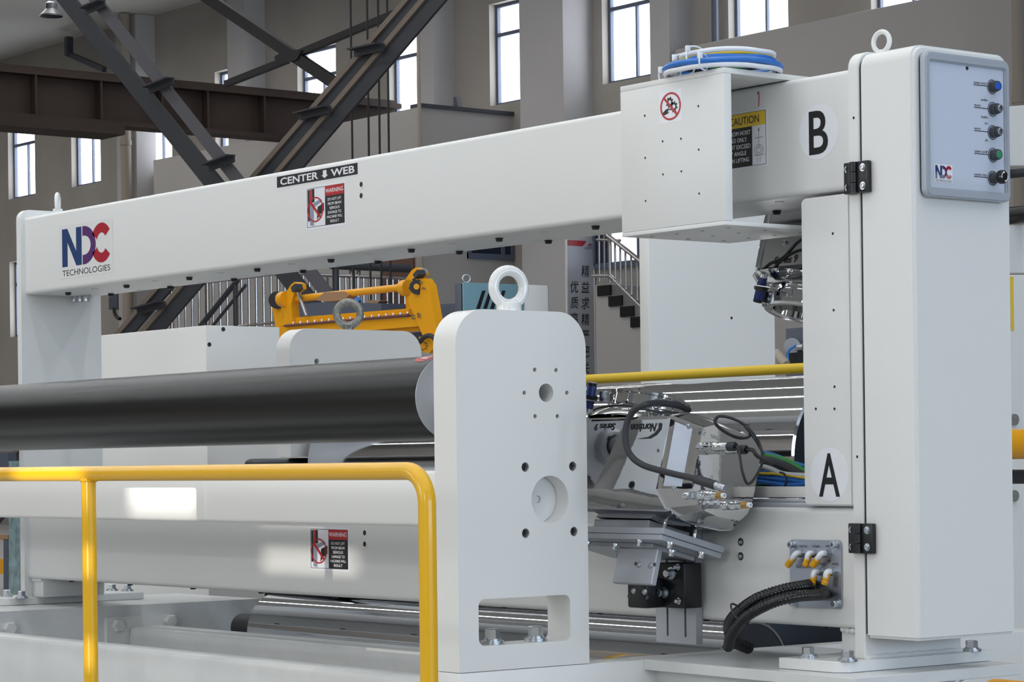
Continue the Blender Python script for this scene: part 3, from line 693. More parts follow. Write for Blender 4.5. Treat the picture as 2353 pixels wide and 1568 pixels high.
# ================================================================== base frame
BF = thing('base_frame', 'white welded base frame carrying plates, rollers and scanner', 'machine base')
def bx(name, m, par, *a, bev=.006, seg=3):
    b = NB(); box(b, *a, bev, seg); return ob(name, b, m, par)
bx('side_beam', 'white_smooth', BF, -6.09, -5.98, 4.457, 7.4, -1.0, -.6185, bev=.004)
b = NB(); plate(b, [(4.0, -1.0), (6.27, -1.0), (6.27, -.80), (6.30, -.76), (6.30, -.617), (4.0, -.617)], [circ(6.235, -.705, .022, 20)[::-1]], fX, -10.75, -9.99); ob('side_beam', b, 'white_worn', BF)
bx('cross_beam', 'white_smooth', BF, -12.5, -6.09, 4.48, 4.63, -.19, -.023, bev=.012)
bx('cross_beam', 'white_worn', BF, -13, -6.09, 4.70, 4.83, -.88, -.68, bev=.016)
bx('cross_beam', 'white_worn', BF, -9.97, -6.09, 5.60, 5.775, -.90, -.711, bev=.016)
# bolted end flange of the rear cross beam
b = NB(); plate(b, rrect(5.49, 5.845, -.95, -.667, .015, 4), [], fX, -9.99, -9.965); ob('flange', b, 'white_gloss', BF)
b = NB(); plate(b, rrect(4.55, 5.055, -.95, -.665, .015, 4), [], fX, -9.99, -9.965); ob('flange', b, 'white_gloss', BF)
HB = NB(); lathe(HB, [(.03, 0), (.03, .018), (.026, .022)], (0, 0, 0), (0, 0, 1), 6); HBM = mesh_of('bolt', HB, 'white_gloss')
for y_, z_ in ((5.545, -.703), (5.808, -.695), (5.015, -.69)): inst(HBM, (-9.965, y_, z_), BF, 'bolt', ROT_pX)
# outrigger bracket under the right column
b = NB(); plate(b, [(-5.98, 5.17), (-5.03, 5.125), (-5.03, 5.83), (-5.98, 5.9)], [], fZ, -.650, -.617); bmesh.ops.bevel(b, geom=b.edges[:], offset=.002, segments=1, affect='EDGES'); ob('bracket_plate', b, 'white_worn', BF)
bx('bracket_arm', 'white_worn', BF, -5.98, -5.2, 5.28, 5.72, -.95, -.650, bev=.01)
b = NB(); plate(b, [(-5.98, -.65), (-5.1, -.65), (-5.98, -1.0)], [], fY, 5.22, 5.235); ob('gusset', b, 'white_worn', BF)
inst(BOLT, (-5.09, 5.60, -.650), BF, 'bolt', ROT_D)
for x_ in (-10.6, -6.04):
    for y_ in (4.6, 6.2): bx('leg', 'white_smooth', BF, x_-.05, x_+.05, y_-.08, y_+.08, -1.4, -.98)
# ================================================================== big chrome roller and the frames behind
CR = thing('chrome_roller', 'large mirror-polished chrome roller behind the scanner frame', 'roller')
b = NB(); lathe(b, [(.29, 0), (.30, .004), (.30, 3.05), (.29, 3.054)], (-6.37, 6.5, 0), (-1, 0, 0), 128, False, False); ob('shell', b, 'chrome_roll', CR)
b = NB(); lathe(b, [(.29, 0), (.12, 0), (.12, .05), (.07, .05), (.07, .3)], (-6.372, 6.5, 0), (1, 0, 0), 64, False, True); ob('end_disc', b, 'dark_steel', CR)
b = NB(); lathe(b, [(.29, 0), (.2, .0), (.2, .06), (.12, .06), (.12, .25)], (-9.42, 6.5, 0), (-1, 0, 0), 64, False, True); ob('end_disc', b, 'dark_steel', CR)
for k in range(8):
    t = k*PI/4+.2; inst(SOCK, (-6.372, 6.5+.24*math.cos(t), .24*math.sin(t)), CR, 'end_screw', ROT_pX, 1.4)
LR = thing('chrome_roller', 'polished lower roller seen under the lower beam', 'roller')
yl, zl, rl = 5.965, -.715, .165
b = NB(); lathe(b, [(rl-.01, 0), (rl, .004), (rl, 2.97), (rl-.01, 2.974)], (-6.33, yl, zl), (-1, 0, 0), 128, False, False); ob('shell', b, 'chrome_roll', LR)
b = NB(); lathe(b, [(rl-.01, 0), (.06, 0), (.06, .12)], (-6.332, yl, zl), (1, 0, 0), 64, False, True); ob('end_disc', b, 'black_rubber', LR)
b = NB(); lathe(b, [(rl-.01, 0), (.06, 0), (.06, .3)], (-9.304, yl, zl), (-1, 0, 0), 64, False, True); ob('end_disc', b, 'black_rubber', LR)
o = bx('bearing_box', 'dark_steel', None, -6.62, -6.44, 6.14, 6.8, -1.0, -.45, bev=.01); tag(o, 'dark brushed steel bearing box beside the lower chrome roller', 'machine part')
o = bx('drive_box', 'black_gloss', None, -9.97, -9.5, 6.31, 7.0, -1.0, -.42, bev=.01); tag(o, 'black drive box behind the left base beam', 'machine part')
o = bx('drive_housing', 'dark_steel', None, -9.97, -9.55, 6.2, 6.8, -.38, .03, bev=.03); tag(o, 'dark bearing housing at the left end of the large chrome roller', 'machine part')
# padded yellow bar behind the chrome roller
b = NB(); cyl(b, (-9.4, 7.2, .362), (-6.4, 7.2, .362), .021, 20); o = ob('padded_bar', b, 'yellow_foam', None)
for x_ in (-9.3, -6.5): b = NB(); box(b, x_-.02, x_+.02, 7.18, 7.22, -1.4, .345); ob('support_post', b, 'dark_grey', o)
tag(o, 'yellow foam padded bar running behind the large chrome roller', 'bar')
# far bearing plate with the galvanised ring bolt
FP2 = thing('bearing_plate', 'rounded white bearing plate with worn grey ring bolt, behind the black roller', 'machine plate')
c = W(728, 831, X=-9.5)
b = NB(); plate(b, rrect(6.163, 6.885, .035, .607, .1, 10, (1, 1, 0, 0)), [circ(c.y, c.z, .013, 18)[::-1]], fX, -9.61, -9.5); ob('plate', b, 'white_smooth', FP2)
mat('galvanised', (158, 158, 152), .5, .7, bump=.6, bs=140, var=.3, vs=60)
eb = eye_bolt(FP2, 'ring_bolt', (-9.55, W(801, 755, X=-9.55).y, .605), .0705, .0175, 'galvanised', 38, .03, .024)
b = NB(); text(b, 'STF', MF('X', V((-9.523, W(797, 753, X=-9.525).y, .612))), .016, .04, bold=.01); pr('lettering', b, 'dark_hole', eb, None)
# white sheet-metal cabinet at the left
o = thing('machine_cabinet', 'pale blue-white sheet metal cabinet behind the left column', 'cabinet')
cx_, cy_ = -10.77, 6.5
bx('body', 'white_smooth', o, W(130, 900, Y=cy_).x, cx_, cy_, 6.93, -1.4, .69, bev=.003)
for u, v in ((513, 757), (481, 792)):
    b = NB(); p = W(u, v, X=cx_); cyl(b, p, p+V((.001, 0, 0)), .011, 16); ob('hole', b, 'dark_hole', o)
# tall white frame plate in the middle distance
XT = -9.05
a0 = W(1492, 700, X=XT).y; a1 = W(1780, 700, X=XT).y; t0 = W(1470, 700, Y=a0).x
o = thing('frame_plate', 'tall plain white frame plate standing behind the chrome roller', 'machine plate')
bx('plate', 'white_smooth', o, t0, XT, a0, a1, -1.4, 1.25, bev=.003)
b = NB(); p = W(1681, 731, X=XT); cyl(b, p, p+V((.001, 0, 0)), .007, 12); ob('hole', b, 'dark_hole', o)
# tray and cable bundle on the lower beam
CT = thing('cable_tray', 'narrow white angle tray on the lower beam under the cables', 'tray')
bx('shelf', 'aluminium', CT, -5.80, -5.24, 5.40, 5.60, -.097, -.085, bev=.001); bx('lip', 'white_smooth', CT, -5.80, -5.24, 5.395, 5.40, -.118, -.085, bev=.001)
bx('support', 'dark_grey', CT, -5.7, -5.62, 5.44, 5.52, -.122, -.097, bev=.004); bx('support', 'dark_grey', CT, -5.4, -5.32, 5.44, 5.52, -.122, -.097, bev=.004)
CBD = thing('cable_bundle', 'bundle of blue, green, yellow and black cables beside the lower sensor', 'cables')
for pts, r, m in (([(1700, 1090), (1760, 1098), (1800, 1102), (1860, 1108)], .0085, 'blue_cable'), ([(1700, 1100), (1760, 1108), (1810, 1115), (1860, 1112)], .009, 'blue_cable'), ([(1700, 1068), (1760, 1075), (1800, 1090), (1860, 1095)], .0095, 'grey_cable'), ([(1700, 1082), (1750, 1083), (1800, 1095), (1860, 1098)], .0075, 'blue_cable'),
        ([(1700, 1040), (1757, 1048), (1810, 1062), (1860, 1092)], .0105, 'green_cable'), ([(1700, 1040), (1758, 1043), (1810, 1058), (1860, 1080)], .006, 'yellow_cable'), ([(1700, 1038), (1765, 1042), (1820, 1062), (1860, 1074)], .0055, 'blue_cable'), ([(1700, 1060), (1760, 1060), (1810, 1075), (1860, 1105)], .017, 'black_rubber'),
        ([(1700, 1115), (1760, 1112), (1805, 1118), (1860, 1113)], .0075, 'green_cable'), ([(1700, 1123), (1760, 1120), (1800, 1122), (1860, 1117)], .0095, 'black_rubber'), ([(1700, 1087), (1760, 1089), (1790, 1090), (1860, 1100)], .0045, 'yellow_cable')):
    b = NB(); dy = random.uniform(0, .05); tube(b, [W(u, v, Y=5.47+dy) for u, v in pts], r, 10, 6); ob('cable', b, m, CBD)
b = NB(); tube(b, [W(u, v, Y=5.44) for u, v in ((1792, 1086), (1802, 1090), (1807, 1105), (1802, 1120), (1797, 1124))], .0035, 6, 5); ob('cable_tie', b, 'black_plastic', CBD)
# ================================================================== corrugated hoses
def hose(label, pts, r):
    b = NB(); P = smooth_path(pts, 14); L = [0]
    for a, c in zip(P, P[1:]): L.append(L[-1]+(c-a).length)
    n = int(L[-1]/.0035); Q = []; j = 0
    for i in range(n):
        s = L[-1]*i/(n-1)
        while j < len(L)-2 and L[j+1] < s: j += 1
        Q.append(P[j].lerp(P[j+1], (s-L[j])/max(1e-6, L[j+1]-L[j])))
    tube(b, Q, r, 20, 1, rad=lambda i: r*(1 if i % 3 else .86)); o = ob('corrugated_hose', b, 'black_gloss', None, sharp=60); return tag(o, label, 'hose', 'black corrugated hoses at the connection plate')
hose('black corrugated hose, upper of two at the connection plate, the thicker one', [W(1866, 1345, Y=5.352), W(1850, 1348, Y=5.28), W(1800, 1357, Y=5.2), W(1740, 1378, Y=5.15), W(1690, 1415, Y=5.17), W(1676, 1445, Y=5.24), W(1690, 1475, Y=5.33), W(1720, 1490, Y=5.42)], .0195)
hose('black corrugated hose, lower of two at the connection plate, bending down at its end', [W(1898, 1368, Y=5.352), W(1885, 1368, Y=5.28), W(1830, 1372, Y=5.18), W(1770, 1388, Y=5.12), W(1712, 1420, Y=5.11), W(1682, 1458, Y=5.13), W(1672, 1490, Y=5.16)], .0165)
b = NB(); p = W(1704, 1412, Y=5.13); tube(b, [p+V((-.03, -.01, .03)), p+V((.0, -.03, .0)), p+V((.03, -.01, -.03)), p+V((.0, .03, 0))], .003, 6, 6, True); o = ob('cable_tie', b, 'black_plastic', None); tag(o, 'thin black tie strapping the two corrugated hoses together', 'cable tie')
# ================================================================== the two chrome sensor heads
AL = math.radians(14.8); EX = V((1, 0, 0)); EY = V((0, math.cos(AL), -math.sin(AL))); EZ = V((0, math.sin(AL), math.cos(AL)))
SEC = [(-.095, .097), (-.095, .312), (-.088, .324), (-.03, .346), (.0, .35), (.19, .35), (.232, .343), (.256, .325), (.265, .3), (.268, .16), (.264, .11), (.25, .072), (.222, .047), (.18, .036), (.08, .029), (.0, .034), (-.042, .05)]
CEN = (.098, .19)
def ring_pts(F, x, s, bm, sz=None):
    sz = s if sz is None else sz
    return [bm.verts.new(F(x, CEN[0]+(a-CEN[0])*s, CEN[1]+(b-CEN[1])*sz)) for a, b in SEC]
def loft(bm, rings, c0=True, c1=True):
    n = len(rings[0])
    for A, B in zip(rings, rings[1:]):
        for k in range(n): bm.faces.new((A[k], A[(k+1) % n], B[(k+1) % n], B[k]))
    if c0: bm.faces.new(rings[0][::-1])
    if c1: bm.faces.new(rings[-1])
def revolve(F, prof, xc, yc, n=64):
    g = NB(); rs = []
    for r, z in prof: rs.append([g.verts.new(F(xc+r*math.cos(2*PI*k/n), yc+r*math.sin(2*PI*k/n), z)) for k in range(n)])
    for A, B in zip(rs, rs[1:]):
        for k in range(n): g.faces.new((A[k], A[(k+1) % n], B[(k+1) % n], B[k]))
    return g
def ringcap(F, par, xc, yc):
    ob('pedestal', revolve(F, [(.178, .340), (.17, .350), (.145, .370), (.135, .376), (.10, .378)], xc, yc), 'chrome', par, 40)
    ob('window_ring', revolve(F, [(.120, .372), (.120, .386), (.128, .390), (.128, .424), (.132, .426), (.132, .434), (.122, .440), (.106, .440), (.104, .434), (.095, .434), (.092, .41)], xc, yc), 'chrome', par, 28)
    g = NB(); n = 64; vs = [g.verts.new(F(xc+.092*math.cos(2*PI*k/n), yc+.092*math.sin(2*PI*k/n), .412)) for k in range(n)]; g.faces.new(vs); ob('window', g, 'black_gloss', par)
    for k in range(5):
        t = -1.9+k*.5; M = Matrix.Identity(4); c = F(xc+.1282*math.cos(t), yc+.1282*math.sin(t), .407); o_ = (F(xc+math.cos(t), yc+math.sin(t), .434)-F(xc, yc, .434)).normalized()
        e1, e2, e3 = frame_of(o_); b = NB(); plate(b, rrect(-.022, .022, -.013, .013, .004, 3), [], lambda a_, b_, c_: c+e1*a_+e2*b_+e3*c_, -.006, .002); ob('ring_pad', b, 'chrome', par)
def edge_strip(F, par):
    def sp(x, s, sz, k): a, c = SEC[k]; return F(x, CEN[0]+(a-CEN[0])*s, CEN[1]+(c-CEN[1])*sz)
    A, B, D, E_ = sp(-.066, .968, .99, 0), sp(-.066, .968, .99, 1), sp(-.028, .77, .885, 1), sp(-.028, .77, .885, 0)
    n = (B-A).cross(D-A).normalized(); c = F(-.2, CEN[0], CEN[1]); n = n if (A-c).dot(n) > 0 else -n
    b = NB(); k0 = [A.lerp(B, .04), A.lerp(B, .97), E_.lerp(D, .97), E_.lerp(D, .04)]
    lo_ = [b.verts.new(p-n*.001) for p in k0]; hi_ = [b.verts.new(p+n*.0022) for p in k0]
    b.faces.new(lo_); b.faces.new(hi_)
    for i in range(4): b.faces.new((lo_[i], lo_[(i+1) % 4], hi_[(i+1) % 4], hi_[i]))
    ob('edge_strip', b, 'brushed', par)
def make_head(par, F, L, xc, yc):
    bm = NB(); loft(bm, [ring_pts(F, -L-.02, .9, bm), ring_pts(F, -L, .975, bm), ring_pts(F, -L+.012, 1, bm), ring_pts(F, -.092, 1, bm)], True, True); ob('body', bm, 'chrome_wavy', par, 24)
    bm = NB(); loft(bm, [ring_pts(F, -.094, 1.0, bm), ring_pts(F, -.092, 1.02, bm), ring_pts(F, -.084, 1.02, bm), ring_pts(F, -.082, 1.0, bm), ring_pts(F, -.068, .975, bm), ring_pts(F, -.026, .76, bm, .88), ring_pts(F, -.012, .72, bm, .86), ring_pts(F, 0, .69, bm, .83)]); ob('end_cap', bm, 'chrome_wavy', par, 18)
    edge_strip(F, par)
    ringcap(F, par, xc, yc)
LH = thing('scanning_gauge', 'polished chrome sensor head with upside-down lettering on the tilted bracket', 'sensor')
P0 = V((-5.62, 5.06, -.203))
FL = lambda x, y, z: P0+EX*x+EY*y+EZ*z
make_head(LH, FL, .62, -.43, .10)
# upside-down lettering on the front face
pf = FL(0, -.0962, .2); TM = lambda u, v: (lambda p: Matrix(((-EX.x, -EZ.x, -EY.x, p.x), (-EX.y, -EZ.y, -EY.y, p.y), (-EX.z, -EZ.z, -EY.z, p.z), (0, 0, 0, 1))))(Wp(u, v, pf, EY))
b = NB(); text(b, 'Series 9', TM(1390, 974), .021, .098, bold=.02, shear=.12); text(b, 'Nordson', TM(1479, 974), .025, .118, bold=.018, shear=.12)
sw = [Wp(u, v, pf, EY) for u, v in ((1514, 973), (1521, 973), (1519, 987), (1508, 1000), (1494, 1008), (1464, 1009), (1490, 1004), (1504, 995), (1513, 984))]
b.faces.new([b.verts.new(p) for p in sw]); pr('lettering', b, 'black_print', LH, None)
# small print on the end cap
pe = FL(-.0003+.0008, 0, 0)
TE = lambda u, v: (lambda p: Matrix(((0, 0, 1, p.x), (-EY.y, -EZ.y, 0, p.y), (-EY.z, -EZ.z, 0, p.z), (0, 0, 0, 1))))(W(u, v, X=-5.6192))
b = NB()
for u, v, t in ((1612, 996, 'Made in USA'), (1613, 991, 'NDC Technologies'), (1613, 986, 'www.ndc.com'), (1641, 1001, '2015 JAN 2015'), (1643, 1006, 'ST2013082')): text(b, t, TE(u, v), .0035, .030 if len(t) < 15 else .034)
pr('lettering', b, 'dark_grey', LH, None)
# screw dimples
for u, v in ((1632, 1098), (1548, 1123), (1582, 980)):
    p = W(u, v, X=-5.626); inst(SOCK, p, LH, 'cap_screw', ROT_pX, .8)
# round plug connectors on the end cap
def connector(u, v, L, r, m='chrome', tail=True):
    p = W(u, v, X=-5.63); b = NB()
    lathe(b, [(r, 0), (r, L*.12), (r*.9, L*.13), (r*.9, L*.2), (r*1.08, L*.22), (r*1.08, L*.36), (r*.95, L*.37), (r, L*.45), (r, L*.55), (r*.94, L*.56), (r*.97, L*.8), (r*.97, L*.84)], p, (1, 0, 0), 24); o = ob('connector', b, m, LH)
    b = NB(); lathe(b, [(r*1.0, L*.84), (r*1.02, L*1.0), (r*.8, L*1.03), (r*.5, L*1.0)], p, (1, 0, 0), 20); ob('boot', b, 'black_rubber', o)
    return p+V((L, 0, 0))
e1 = connector(1606, 1028, .155, .0135); e2 = connector(1634, 1035, .15, .0135)
def wire(pts, r, m='black_plastic', name='wire'):
    b = NB(); tube(b, pts, r, 8, 8); return ob(name, b, m, LH)
Yw = 5.02
wire([e1, e1+V((.02, -.005, -.004)), W(1700, 1050, X=-5.45), W(1706, 1085, X=-5.44), W(1718, 1112, X=-5.44), W(1735, 1098, X=-5.45), W(1752, 1060, X=-5.46), W(1745, 1020, X=-5.48), W(1720, 985, X=-5.5), W(1690, 965, X=-5.52), W(1655, 957, X=-5.54), W(1642, 968, X=-5.54), W(1660, 988, X=-5.53), W(1690, 1004, X=-5.52), W(1718, 1006, X=-5.51), W(1722, 990, X=-5.51)], .0042)
wire([e2, e2+V((.03, 0, -.002)), W(1740, 1048, X=-5.44), W(1762, 1060, X=-5.44), W(1776, 1066, X=-5.44)], .0062)
wire([W(1648, 960, X=-5.55), W(1644, 975, X=-5.55), W(1668, 995, X=-5.54), W(1700, 1008, X=-5.52), W(1725, 1000, X=-5.5), W(1712, 980, X=-5.5), W(1735, 1010, X=-5.49), W(1755, 1045, X=-5.47)], .004)
# brass-ended quick couplings
def coupling(u, v, L, r):
    p = W(u, v, X=-5.66); b = NB(); k = L/.16
    lathe(b, [(r*.8, 0), (r*.8, L*.1), (r*.68, L*.11), (r*.68, L*.16)], p, (1, 0, 0), 24); o = ob('coupling', b, 'chrome', LH)
    b = NB(); hexa(b, p+V((L*.16, 0, 0)), p+V((L*.27, 0, 0)), r*.82); hexa(b, p+V((L*.32, 0, 0)), p+V((L*.42, 0, 0)), r*.82); ob('hex_nut', b, 'steel', o)
    b = NB(); lathe(b, [(r*.75, L*.27), (r*.75, L*.32)], p, (1, 0, 0), 20); lathe(b, [(r*.9, L*.42), (r, L*.43), (r, L*.52), (r*.93, L*.53), (r*.93, L*.57), (r, L*.58), (r, L*.66), (r*.9, L*.68), (r*.9, L*.74), (r*.78, L*.75), (r*.74, L*.86)], p, (1, 0, 0), 28); ob('sleeve', b, 'chrome', o)
    b = NB(); hexa(b, p+V((L*.86, 0, 0)), p+V((L*.96, 0, 0)), r*.72); ob('brass_nut', b, 'brass', o)
    b = NB(); lathe(b, [(r*.46, L*.95), (r*.46, L*1.02), (r*.26, L*1.02), (r*.26, L*.98)], p, (1, 0, 0), 20); ob('push_ring', b, 'white_plastic', o)
coupling(1571, 1139, .175, .0165); coupling(1620, 1160, .195, .0165)
# thick rubber cable looping over the head
Yc = 4.955
b = NB(); tube(b, [W(1582, 943, Y=5.16), W(1560, 933, Y=5.10), W(1520, 927, Y=5.03), W(1480, 931, Y=Yc), W(1450, 952, Y=Yc-.02), W(1437, 995, Y=Yc-.03), W(1445, 1040, Y=Yc-.03), W(1475, 1068, Y=Yc-.02), W(1530, 1085, Y=Yc), W(1590, 1099, Y=Yc+.01), W(1606, 1104, Y=Yc+.015)], .0098, 14, 8); LC = ob('rubber_cable', b, 'black_rubber', LH)
b = NB(); tube(b, [W(1600, 1102, Y=Yc+.014), W(1645, 1116, Y=Yc+.02)], .0138, 16, 2); ob('cable_boot', b, 'black_rubber', LC)
b = NB(); p, q = W(1643, 1115, Y=Yc+.02), W(1668, 1124, Y=Yc+.024); dr = (q-p).normalized(); lathe(b, [(.0125, 0), (.0125, .012), (.011, .013), (.011, .018), (.0125, .019), (.0125, .034), (.013, .035), (.013, .043)], p, dr, 24); ob('cable_end', b, 'steel', LC)
# thin sensor lead over the top
b = NB(); tube(b, [W(1352, 958, Y=5.05), W(1366, 942, Y=5.05), W(1400, 934, Y=5.05), W(1450, 933, Y=5.06), W(1500, 945, Y=5.1), W(1560, 950, Y=5.16)], .0035, 8, 8); ob('wire', b, 'black_plastic', LH)
# blue photo-electric sensor with bent bracket
def photo(par, ua, va, ub, vb, Y, bx_, r=.0155, cap=None):
    a, c = W(ua, va, Y=Y), W(ub, vb, Y=Y); ax = (c-a); L = ax.length; b = NB()
    lathe(b, [(r*.86, 0), (r*.95, L*.04), (r, L*.06), (r, L*.62), (r*.9, L*.64), (r*.9, L*.8)], a, ax, 24); o = ob('photo_sensor', b, 'sensor_blue', par)
    b = NB(); lathe(b, [(r*.98, -L*.07), (r*1.0, L*.03)], a, ax, 24); ob('lens_cap', b, 'black_gloss', o)
    b = NB(); lathe(b, [(r*.8, L*.8), (r*.8, L*.93), (r*.5, L)], a, ax, 16); ob('plug', b, 'zinc', o)
    b = NB(); m_ = a+ax*.42; lathe(b, [(r*1.5, -.006), (r*1.5, .006)], m_, ax, 6); ob('locknut', b, 'black_plastic', o)
    b = NB(); e = bx_; d = (e-m_); up = ax.normalized(); sd = d.cross(up).normalized()
    for k in (0,):
        pts = [m_+up*.008+sd*.017-d.normalized()*.02, m_+up*.008-sd*.017-d.normalized()*.02, e+up*.004-sd*.017, e+up*.004+sd*.017]
        vs = [b.verts.new(p) for p in pts]; f1 = b.faces.new(vs)
        r_ = bmesh.ops.extrude_face_region(b, geom=[f1]); bmesh.ops.translate(b, verts=[g for g in r_['geom'] if isinstance(g, bmesh.types.BMVert)], vec=up*.003)
    ob('bracket', b, 'steel', o)
    return o
ph = photo(LH, 1361, 884, 1351, 952, 5.03, W(1398, 922, Y=5.03))
pA, pB = W(1380, 900, Y=5.05), W(1402, 925, Y=5.05); b = NB(); plate(b, [(pA.x, pB.z), (pB.x, pB.z), (pB.x, pA.z), (pA.x, pA.z)], [], fY, 5.045, 5.048); ob('mounting_tab', b, 'steel', LH)
for u, v in ((1392, 902), (1390, 914)): inst(SOCK, W(u, v, Y=5.045), LH, 'tab_screw', ROT_mY, .55)
# ---- tilted aluminium bracket
BR = thing('sensor_bracket', 'grey aluminium tilting bracket with stacked plates under the lower sensor', 'bracket')
def lbox(bm, x0, x1, y0, y1, z0, z1, bev=.001):
    M = Matrix(((EX.x, EY.x, EZ.x, P0.x), (EX.y, EY.y, EZ.y, P0.y), (EX.z, EY.z, EZ.z, P0.z), (0, 0, 0, 1)))
    return box(bm, x0, x1, y0, y1, z0, z1, bev, 1, M)
b = NB(); lbox(b, -.55, -.133, .0, .255, -.0195, 0); ob('top_plate', b, 'aluminium', BR)
b = NB(); lbox(b, -.60, -.140, .002, .255, -.037, -.0205); ob('lower_plate', b, 'aluminium', BR)
b = NB(); lbox(b, -.5, -.24, .03, .2, 0, .0295); ob('spacer', b, 'aluminium', BR)
b = NB(); lbox(b, -.62, -.235, .055, .235, -.052, -.0375); ob('angle_flange', b, 'aluminium', BR)
b = NB(); lbox(b, -.392, -.207, .056, .078, -.165, -.052, .003); ob('angle_leg', b, 'aluminium', BR)
LB2 = bolt_mesh('bolt', .0085, .02)
rotl = EZ.to_track_quat('Z', 'Y').to_euler(); rotd = (-EZ).to_track_quat('Z', 'Y').to_euler(); rotf = (-EY).to_track_quat('Z', 'Y').to_euler()
for u, v, zz in ((1471, 1242, -.037), (1540, 1247, -.037), (1612, 1270, -.037), (1350, 1246, -.052), (1414, 1251, -.052), (1423, 1269, -.052), (1488, 1274, -.052), (1544, 1265, -.052)):
    inst(LB2, Wp(u, v, FL(0, 0, zz), EZ), BR, 'bolt', rotd)
PN = NB(); cyl(PN, (0, 0, 0), (0, 0, .03), .006, 12); PNM = mesh_of('pin', PN, 'chrome')
for x_, y_ in ((-.20, .06), (-.17, .16)): inst(PNM, FL(x_, y_, 0), BR, 'pin', rotl)
SS = socket_mesh('screw', .0068, .006); DH = NB(); lathe(DH, [(.0062, 0), (.0062, .0005)], (0, 0, 0), (0, 0, 1), 14); DHM = mesh_of('hole', DH, 'dark_grey')
pl = FL(0, .056, 0)
for u, v in ((1469, 1299), (1495, 1301), (1456, 1359), (1482, 1361)): inst(SS, Wp(u, v, pl, EY), BR, 'screw', rotf)
for u, v in ((1461, 1296), (1504, 1298), (1445, 1370), (1487, 1374)): inst(DHM, Wp(u, v, pl, EY), BR, 'hole', rotf)
# black pivot block and slotted vertical plate on the beam
b = NB(); x0, x1 = W(1520, 1340, Y=5.26).x, W(1583, 1340, Y=5.26).x; box(b, x0, x1, 5.24, 5.315, W(1550, 1397, Y=5.26).z, W(1550, 1294, Y=5.26).z, .004); box(b, x0-.06, x0+.03, 5.17, 5.315, W(1550, 1397, Y=5.26).z, W(1550, 1330, Y=5.26).z, .006); ob('pivot_block', b, 'black_plastic', BR)
for u, v, s in ((1545, 1318, 1.5), (1529, 1362, 1.4), (1559, 1304, .8), (1561, 1382, .8)): inst(LB2, W(u, v, Y=5.238), BR, 'pivot_bolt', ROT_mY, s)
x0, x1 = W(1508, 1480, Y=5.32).x, W(1600, 1480, Y=5.32).x; zb, zt = W(1560, 1479, Y=5.32).z, -.17
sl1 = [W(u, 1440, Y=5.32).x for u in (1534, 1575)]
b = NB(); plate(b, [(x0, zb), (x1, zb), (x1, zt), (x0, zt)], [rrect(s-.0045, s+.0045, zb+.02, zt-.05, .0044, 4)[::-1] for s in sl1], fY, 5.32, 5.347); ob('slotted_plate', b, 'aluminium', BR)
for s in sl1:
    b = NB(); box(b, s-.004, s+.004, 5.335, 5.345, zb+.022, zt-.06); ob('slot_rail', b, 'steel', BR)
# ---- upper head, hanging under the housing
UH = thing('scanning_gauge', 'polished chrome sensor head hanging under the upper housing', 'sensor')
Q = W(1745, 618, X=-6.0)
PU = Q-EX*.088-EY*(-.095)+EZ*.314
FU = lambda x, y, z: PU-EX*x+EY*y-EZ*z
make_head(UH, FU, .5, -.2, .02)
pf = FU(0, -.0962, .2)
TU = lambda u, v: (lambda p: Matrix(((EX.x, EZ.x, -EY.x, p.x), (EX.y, EZ.y, -EY.y, p.y), (EX.z, EZ.z, -EY.z, p.z), (0, 0, 0, 1))))(Wp(u, v, pf, EY))
b = NB(); text(b, 'Series 9', TU(1804, 604), .024, .106, bold=.02, shear=.12); pr('lettering', b, 'black_print', UH, None)
b = NB(); p = Wp(1804, 559, pf, EY); inst(SOCK, p, UH, 'screw', rotf, .9); b.free()
Yq = Q.y-.08
pu = photo(UH, 1742, 690, 1757, 625, Yq, W(1778, 665, Y=Yq))
pA, pB = W(1758, 672, Y=Yq+.03), W(1783, 696, Y=Yq+.03); b = NB(); plate(b, rrect(pA.x, pB.x, pB.z, pA.z, .006, 3), [], fY, Yq+.02, Yq+.023); ob('mounting_tab', b, 'steel', UH)
for u, v in ((1771, 675), (1768, 687)): inst(SOCK, W(u, v, Y=Yq+.02), UH, 'tab_screw', ROT_mY, .7)
for pts in (((1754, 620), (1770, 606), (1800, 592), (1830, 560), (1850, 545)), ((1775, 622), (1795, 600), (1825, 580), (1855, 572))):
    b = NB(); tube(b, [W(u, v, Y=Yq+.03) for u, v in pts], .0052, 8, 8); ob('wire', b, 'black_plastic', UH)
# ================================================================== things in the hall behind
def beam_between(bm, p, q, w_, h_, up=(0, 0, 1)):
    p, q = V(p), V(q); ax = (q-p).normalized(); s = ax.cross(V(up)).normalized(); t = s.cross(ax)
    vs = [bm.verts.new(c+s*a*w_/2+t*b_*h_/2) for c in (p, q) for a, b_ in ((-1, -1), (1, -1), (1, 1), (-1, 1))]
    for f in ((0, 3, 2, 1), (4, 5, 6, 7), (0, 1, 5, 4), (1, 2, 6, 5), (2, 3, 7, 6), (3, 0, 4, 7)): bm.faces.new([vs[i] for i in f])
